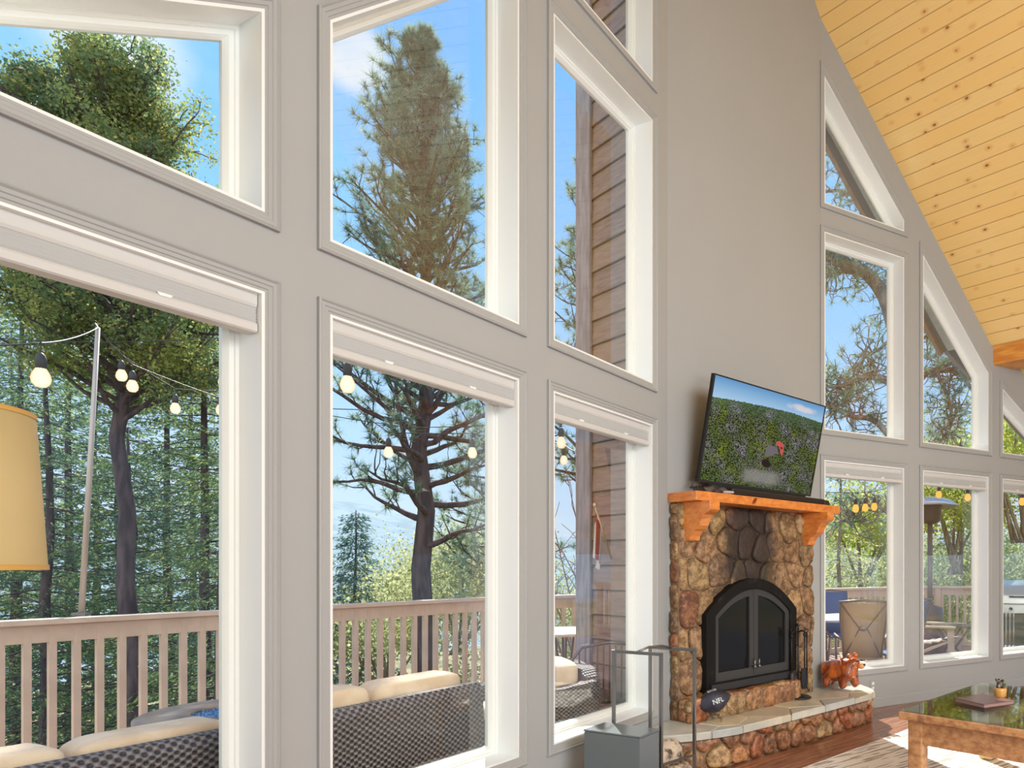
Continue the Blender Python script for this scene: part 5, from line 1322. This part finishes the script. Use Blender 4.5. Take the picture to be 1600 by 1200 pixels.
# football on a wire cradle
bc = RAY(1115, 1104, 4.98); bc.z = .42
fbm_ = Matrix.Rotation(radians(20), 4, 'Z') @ Matrix.Rotation(radians(-15), 4, 'Y')
ball = thing('football', 'dark navy football with white lettering on a wire cradle on the hearth', 'football', tuple(bc))
v, F = ellip((0, 0, 0), (1, 1, 1), n=32, m=24); V = []
for x, y, z in v:
    a = math.asin(max(-1, min(1, z))) / (pi / 2); rr_ = (1 - abs(a) ** 1.75) ; th = atan2(y, x); V.append(tuple(bc + fbm_.to_3x3() @ Vector((a * .142, cos(th) * .086 * rr_, sin(th) * .086 * rr_))))
M_ball = mat('navy_leather', lin(54, 56, 74), .35, build=two(lin(56, 58, 76), lin(38, 38, 50), 10), bump=nbump(160, .4), coat=.15)
mk('cover', (V, F), M_ball, ball, True)
mk('lacing', merge(*[bar(bc + fbm_.to_3x3() @ Vector((-.03 + .012 * k, -.03, .079)), bc + fbm_.to_3x3() @ Vector((-.03 + .012 * k, -.005, .085)), .004, .003) for k in range(6)]), M_white, ball)
tc = bpy.data.curves.new('lettering', 'FONT'); tc.body = 'NFL'; tc.size = .052; tc.extrude = .002; tc.align_x = 'CENTER'; tc.align_y = 'CENTER'
dg = None
to = bpy.data.objects.new('lettering_source', tc); COL.objects.link(to); bpy.context.view_layer.update(); tm = bpy.data.meshes.new_from_object(to.evaluated_get(bpy.context.evaluated_depsgraph_get())); bpy.data.objects.remove(to)
Vt = []
for vv in tm.vertices:
    x, y, z = vv.co; a = (x + .012) / .142; rr_ = .086 * (1 - abs(a) ** 1.75) + .0008 + z * .3; th = radians(172) - y / .086; Vt.append((x + .012, cos(th) * rr_, sin(th) * rr_))
RF = Matrix.Rotation(radians(20), 4, 'Z') @ Matrix.Rotation(radians(-15), 4, 'Y')
mk('lettering', ([tuple(bc + RF.to_3x3() @ Vector((x, y, z))) for x, y, z in Vt], [tuple(p.vertices) for p in tm.polygons]), M_white, ball)
sc_ = thing('ball_cradle', 'thin wire cradle holding the football on the hearth', 'stand', (bc.x, bc.y, .274))
Pc = [tube([bc + Vector((.075 * cos(a), .055 * sin(a), -.145)), bc + Vector((.045 * cos(a), .04 * sin(a), -.105)), bc + Vector((.062 * cos(a), .06 * sin(a), -.074))], .0025, 5) for a in (.6, 2.5, 3.8, 5.6)]
mk('wire_leg', merge(*Pc), M_steel, sc_, True); mk('wire_ring', tube([bc + Vector((.045 * cos(k * pi / 8), .04 * sin(k * pi / 8), -.105)) for k in range(17)], .0025, 5), M_steel, sc_, True)

# dark grey box and the log rack beside the left wall
A = RAY(912.4, 1139.4, 3.85); s_ = (1.4 - A.z)
u_, v_ = Vector((cos(aL), -sin(aL), 0)), dirp(aL)
def on_ray(P0, d_, px):        # length along d_ from P0 to reach the picture column px
    k = (px - 1130) / 1073.4; return (P0.x - k * P0.y) / (k * d_.y - d_.x)
wA = on_ray(A, u_, 1000); B_ = A + u_ * wA; wB = on_ray(B_, v_, 1030)
bx = thing('grey_floor_box', 'tall dark grey lacquered box standing on the floor in front of the log rack', 'box', (A.x, A.y, 0))
bf = lambda x, y, z: tuple(Vector((A.x, A.y, 0)) + u_ * x + v_ * y + UP * z)
zt = A.z
mk('body', prism([[(0, 0), (wA, 0), (wA, wB), (0, wB)]], bf, .012, zt - .012), M_box, bx, bevel=.004)
mk('lid', prism([[(-.003, -.003), (wA + .003, -.003), (wA + .003, wB + .003), (-.003, wB + .003)]], bf, zt - .010, zt), M_box, bx, bevel=.003)
mk('plinth', prism([[(.02, .02), (wA - .02, .02), (wA - .02, wB - .02), (.02, wB - .02)]], bf, 0, .012), M_black, bx)
rk = thing('log_rack', 'open brushed-steel log rack of two tall rectangular loops behind the grey box', 'log rack', bf(.2, wB + .2, 0))
y1_ = wB + .035; y2_ = wB + .30; P1_ = Vector(bf(0, y1_, 0)); xl = on_ray(P1_, u_, 959); xr = on_ray(P1_, u_, 1033)
zc_ = lambda P, py: EYE + (884 - py) / 1073.4 * P.y
ztop = zc_(Vector(bf((xl + xr) / 2, y1_, 0)), 1020)
P2_ = Vector(bf(0, y2_, 0)); 
for y_, xa, xb in ((y1_, xl, xr), (y2_, on_ray(P2_, u_, 1016), on_ray(P2_, u_, 1085))):
    lp_ = merge(bar(bf(xa, y_, .0), bf(xa, y_, ztop), .018, up=tuple(v_)), bar(bf(xb, y_, 0), bf(xb, y_, ztop), .018, up=tuple(v_)), bar(bf(xa - .009, y_, ztop), bf(xb + .009, y_, ztop), .018), bar(bf(xa, y_, .03), bf(xb, y_, .03), .018))
    mk('loop_frame', lp_, M_steel, rk, bevel=.002)
xa2 = on_ray(P2_, u_, 1016); xb2 = on_ray(P2_, u_, 1085)
mk('top_handle', tube([bf((xl + xr) / 2, y1_, ztop + .004), bf((xl + xr) / 2 * .7 + (xa2 + xb2) / 2 * .3, y1_ * .7 + y2_ * .3, ztop + .024), bf((xl + xr) / 2 * .3 + (xa2 + xb2) / 2 * .7, y1_ * .3 + y2_ * .7, ztop + .024), bf((xa2 + xb2) / 2, y2_, ztop + .004)], .007, 8), M_steel, rk, True)
for p_, q_, w_ in ((bf(xr, y1_, .03), bf(xb2, y2_, .03), .018), (bf(xl, y1_, .03), bf(xa2, y2_, .03), .018), (bf(xr, y1_, .27), bf(xb2, y2_, .27), .012)): mk('side_rail', bar(p_, q_, w_), M_steel, rk)
def bark(t, b):
    co = t.coord('Object'); t.put(b.inputs['Base Color'], t.mix(t.step(t.noise(t.mapping(co, scale=(1, 1, 1)), 16, 6, .65), .46, .62), lin(206, 190, 168), lin(84, 68, 58)))
M_log = mat('pale_flaky_bark', rough=.85, build=bark, bump=nbump(24, 1, 5)); M_end = mat('split_log_end', lin(196, 150, 100), .8, build=two(lin(200, 156, 106), lin(160, 112, 72), 18))
LG = [(.30, .10, .075), (.47, .105, .08), (.38, .235, .075)]
xm0, xm1 = (xa2 + xl) / 2 + .02, (xb2 + xr) / 2
for k, (fx, zz, rr_) in enumerate([(.22, .12, .075), (.70, .125, .08), (.45, .255, .075)]):
    x_ = xm0 + (xm1 - xm0) * fx; lg = thing('firewood_log', ['pale-barked log at the bottom left of the rack', 'pale-barked log at the bottom right of the rack', 'pale-barked log lying on top in the rack'][k], 'log', bf(x_, y1_ + .13, zz), 'logs in the rack')
    n = 9; rg = random.Random(k); pts = [bf(x_ + rg.uniform(-.004, .004), y1_ + .02 + (y2_ - y1_ + .06) * i / (n - 1), zz + rg.uniform(-.004, .004)) for i in range(n)]
    mk('bark', tube(pts, [rr_ * rg.uniform(.95, 1.05) for _ in range(n)], 18, False), M_log, lg, True)
    mk('cut_end', merge(tube([pts[0], tuple(Vector(pts[0]) + v_ * .004)], rr_ * .93, 18), tube([pts[-1], tuple(Vector(pts[-1]) - v_ * .004)], rr_ * .93, 18)), M_end, lg)

# coffee table
ct_o = Vector((1.045, 4.10, 0)); cu, cv = Vector((.656, .755, 0)), Vector((.755, -.656, 0)); CT = .54
cf = lambda x, y, z: tuple(ct_o + cu * x + cv * y + UP * z)
LX, LY = 1.30, .92
def wood_build(t, b):
    co = t.coord('Object'); g = t.noise(t.mapping(co, rot=(0, 0, radians(-49)), scale=(2, 12, 12)), 2.5, 6, .6); k = t.vor(co, 5.5)
    c = t.mix(t.step(g, .32, .72), lin(208, 156, 106), lin(158, 108, 70)); t.put(b.inputs['Base Color'], t.mix(t.math('MULTIPLY', t.math('SUBTRACT', 1, t.step(k, .08, .2)), .6), c, lin(100, 62, 38)))
M_rust = mat('rustic_knotty_wood', rough=.35, build=wood_build, coat=.2, bump=nbump(20, .25))
M_light = mat('light_sunlit_pine', lin(244, 214, 156), .4, build=two(lin(246, 218, 162), lin(232, 194, 128), 8))
tbl = thing('coffee_table', 'rustic wooden coffee table with an inset glass top at the lower right', 'coffee table', cf(.6, .4, 0))
fw = .085
mk('top_frame', prism([[(0, 0), (LX, 0), (LX, LY), (0, LY)], [(fw, fw), (LX - fw, fw), (LX - fw, LY - fw), (fw, LY - fw)]], cf, CT - .055, CT - .008), M_rust, tbl, bevel=.006)
mk('glass_top', prism([[(.008, .008), (LX - .008, .008), (LX - .008, LY - .008), (.008, LY - .008)]], cf, CT - .0065, CT), M_tglass, tbl)
mk('cross_slat', prism([[(fw, LY * .46), (LX - fw, LY * .46), (LX - fw, LY * .60), (fw, LY * .60)]], cf, CT - .05, CT - .015), M_light, tbl)
mk('cross_rail', prism([[(LX * .52, fw), (LX * .62, fw), (LX * .62, LY - fw), (LX * .52, LY - fw)]], cf, CT - .05, CT - .016), M_light, tbl)
mk('lower_panel', prism([[(fw - .02, fw - .02), (LX - fw + .02, fw - .02), (LX - fw + .02, LY - fw + .02), (fw - .02, LY - fw + .02)]], cf, CT - .09, CT - .075), M_light, tbl)
for (a, b_, c_, d_) in ((.06, .055, LX - .06, .085), (.06, LY - .085, LX - .06, LY - .055), (.055, .08, .085, LY - .08), (LX - .085, .08, LX - .055, LY - .08)):
    mk('apron', prism([[(a, b_), (c_, b_), (c_, d_), (a, d_)]], cf, CT - .20, CT - .055), M_rust, tbl, bevel=.003)
for x_ in (.04, LX - .13):
    for y_ in (.04, LY - .13): mk('leg', prism([[(x_, y_), (x_ + .09, y_), (x_ + .09, y_ + .09), (x_, y_ + .09)]], cf, .012, CT - .055), M_rust if y_ > .5 or x_ < .5 else M_light, tbl, bevel=.008)  # far left leg takes the paler wood: sunlight put into its colour
# book on the table
def tpos(px, py, z): Y = 1073.4 * (EYE - z) / (py - 884); return Vector(((px - 1130) / 1073.4 * Y, Y, z))
q0 = tpos(1502, 1099, CT); q1 = tpos(1550, 1110, CT); q2 = tpos(1570, 1097, CT); q3 = tpos(1530, 1089, CT)
bk = thing('brown_folder_book', 'plum-brown leather book lying on the glass of the coffee table', 'book', tuple((q0 + q2) / 2))
cc_ = (q0 + q1 + q2 + q3) / 4; eu = (q1 - q0); L1 = eu.length; eu.normalize(); ev = Vector((-eu.y, eu.x, 0)); L2 = abs((q3 - q0).dot(ev))
gb = lambda x, y, z: tuple(cc_ + eu * x + ev * y + UP * (z - CT + .0))
M_plum = mat('plum_leather', lin(112, 76, 80), .35, coat=.2)
hb = lambda u, v, h: tuple(Vector((cc_.x, cc_.y, 0)) + eu * u + ev * v + UP * h)
mk('cover', merge(prism([[(-L1 / 2, -L2 / 2), (L1 / 2, -L2 / 2), (L1 / 2, L2 / 2), (-L1 / 2, L2 / 2)]], hb, CT + .001, CT + .004), prism([[(-L1 / 2, -L2 / 2), (L1 / 2, -L2 / 2), (L1 / 2, L2 / 2), (-L1 / 2, L2 / 2)]], hb, CT + .022, CT + .025), prism([[(-L1 / 2, -L2 / 2), (-L1 / 2 + .004, -L2 / 2), (-L1 / 2 + .004, L2 / 2), (-L1 / 2, L2 / 2)]], hb, CT + .001, CT + .025)), M_plum, bk)
mk('pages', prism([[(-L1 / 2 + .004, -L2 / 2 + .005), (L1 / 2 - .006, -L2 / 2 + .005), (L1 / 2 - .006, L2 / 2 - .005), (-L1 / 2 + .004, L2 / 2 - .005)]], hb, CT + .004, CT + .022), mat('book_pages', lin(150, 120, 112), .8), bk)
# amber glass pot with small succulents
q = tpos(1563, 1089, CT)
pot = thing('amber_glass_pot', 'amber glass pot of small dark succulents on the coffee table', 'potted plant', tuple(q))
mk('pot', lathe([(.030, .001), (.038, .01), (.040, .05), (.036, .062), (.032, .062), (.034, .05), (.032, .012), (0, .010)], tuple(q), 24, False), mat('amber_glass', lin(206, 150, 78), .08, coat=.5), pot, True)
Pl = []; rg = random.Random(4)
for k in range(9):
    a = rg.uniform(0, 6.28); r_ = rg.uniform(.0, .024); b = q + Vector((r_ * cos(a), r_ * sin(a), .05)); h = rg.uniform(.03, .07); Pl.append(tube([b, b + UP * h * .6 + Vector((rg.uniform(-.008, .008), rg.uniform(-.008, .008), 0)), b + UP * h], [.005, .008, .003], 6)); Pl.append(ellip(tuple(b + UP * h), (.012, .012, .009), n=8, m=6))
mk('succulents', merge(*Pl), mat('dark_succulent', lin(70, 66, 56), .6, build=two(lin(60, 60, 48), lin(150, 140, 126), 60)), pot, True)

# striped rug
def rug_build(t, b):
    co = t.mapping(t.coord('Object'), rot=(0, 0, radians(-40))); n = t.noise(co, 2.2, 3)
    x, y, _ = t.sep(co); wv = t.noise(t.mapping(co, scale=(1.1, 16, 1)), 2.4, 3, .5)
    wv2 = t.math('ADD', wv, t.math('MULTIPLY', t.math('SUBTRACT', n, .5), .25)); t.put(b.inputs['Base Color'], t.mix(t.step(wv2, .50, .57), lin(252, 250, 248), lin(178, 170, 166)))
M_rug = mat('zebra_striped_rug', rough=.95, build=rug_build, bump=nbump(150, .5))
rp_ = [tpos(1245, 1205, 0), tpos(1440, 1133, 0)]
ra, rb_ = rp_; ru = (rb_ - ra).normalized(); rv = Vector((ru.y, -ru.x, 0))
ra = ra - ru * .15
rf = lambda x, y, z: tuple(ra + ru * x + rv * y + UP * z)
Lr = (rb_ - ra).length + .55
tag(mk('striped_rug', prism([[(0, 0), (Lr, 0), (Lr, 2.6), (0, 2.6)]], rf, .0, .011), M_rug, None, bevel=.003), 'cream rug with wavy grey-brown zebra stripes under the coffee table', 'rug')

# lamp with the yellow drum shade at the left edge
lc = Vector((-1.481, 1.23, 0)); zb, zt2 = 1.392, 1.692
lampo = thing('floor_lamp', 'floor lamp with a cream-yellow drum shade at the left edge', 'lamp', (lc.x, lc.y, 0))
M_shade = mat('cream_yellow_shade', lin(236, 216, 164), .6, build=two(lin(216, 196, 146), lin(206, 184, 128), 2), trans=.28)
M_band = mat('gold_shade_trim', lin(214, 168, 88), .5, trans=.2)
mk('lamp_shade', lathe([(.195, zb), (.178, zt2), (.176, zt2), (.193, zb)], tuple(lc), 64, False), M_shade, lampo, True)
mk('shade_trim', lathe([(.1965, zb), (.1962, zb + .010), (.1945, zb + .010), (.1945, zb)], tuple(lc), 64, False), M_band, lampo, True)
mk('shade_trim', (lathe([(.1795, zt2 - .008), (.1790, zt2 + .001), (.1765, zt2 + .001), (.177, zt2 - .008)], tuple(lc), 64, False)), M_band, lampo, True)
mk('spider', merge(*[tube([lc + UP * (zt2 - .03), lc + UP * (zt2 - .01) + Vector((.176 * cos(a), .176 * sin(a), 0))], .0025, 5) for a in (0, 2.09, 4.19)]), M_steel, lampo)
mk('bulb', lathe([(0, zb + .20), (.028, zb + .17), (.03, zb + .13), (.014, zb + .07)], tuple(lc), 16), M_bulb, lampo, True)
mk('pole', tube([lc + UP * .02, lc + UP * (zb + .08)], .012, 12), M_bronze, lampo, True)
mk('base', lathe([(0, 0), (.15, 0), (.15, .015), (.02, .03), (0, .03)], tuple(lc), 32), M_bronze, lampo, True)
lamp('floor_lamp_light', 'POINT', lc + UP * (zb + .15), .9, (1, .84, .58), shadow_soft_size=.04)
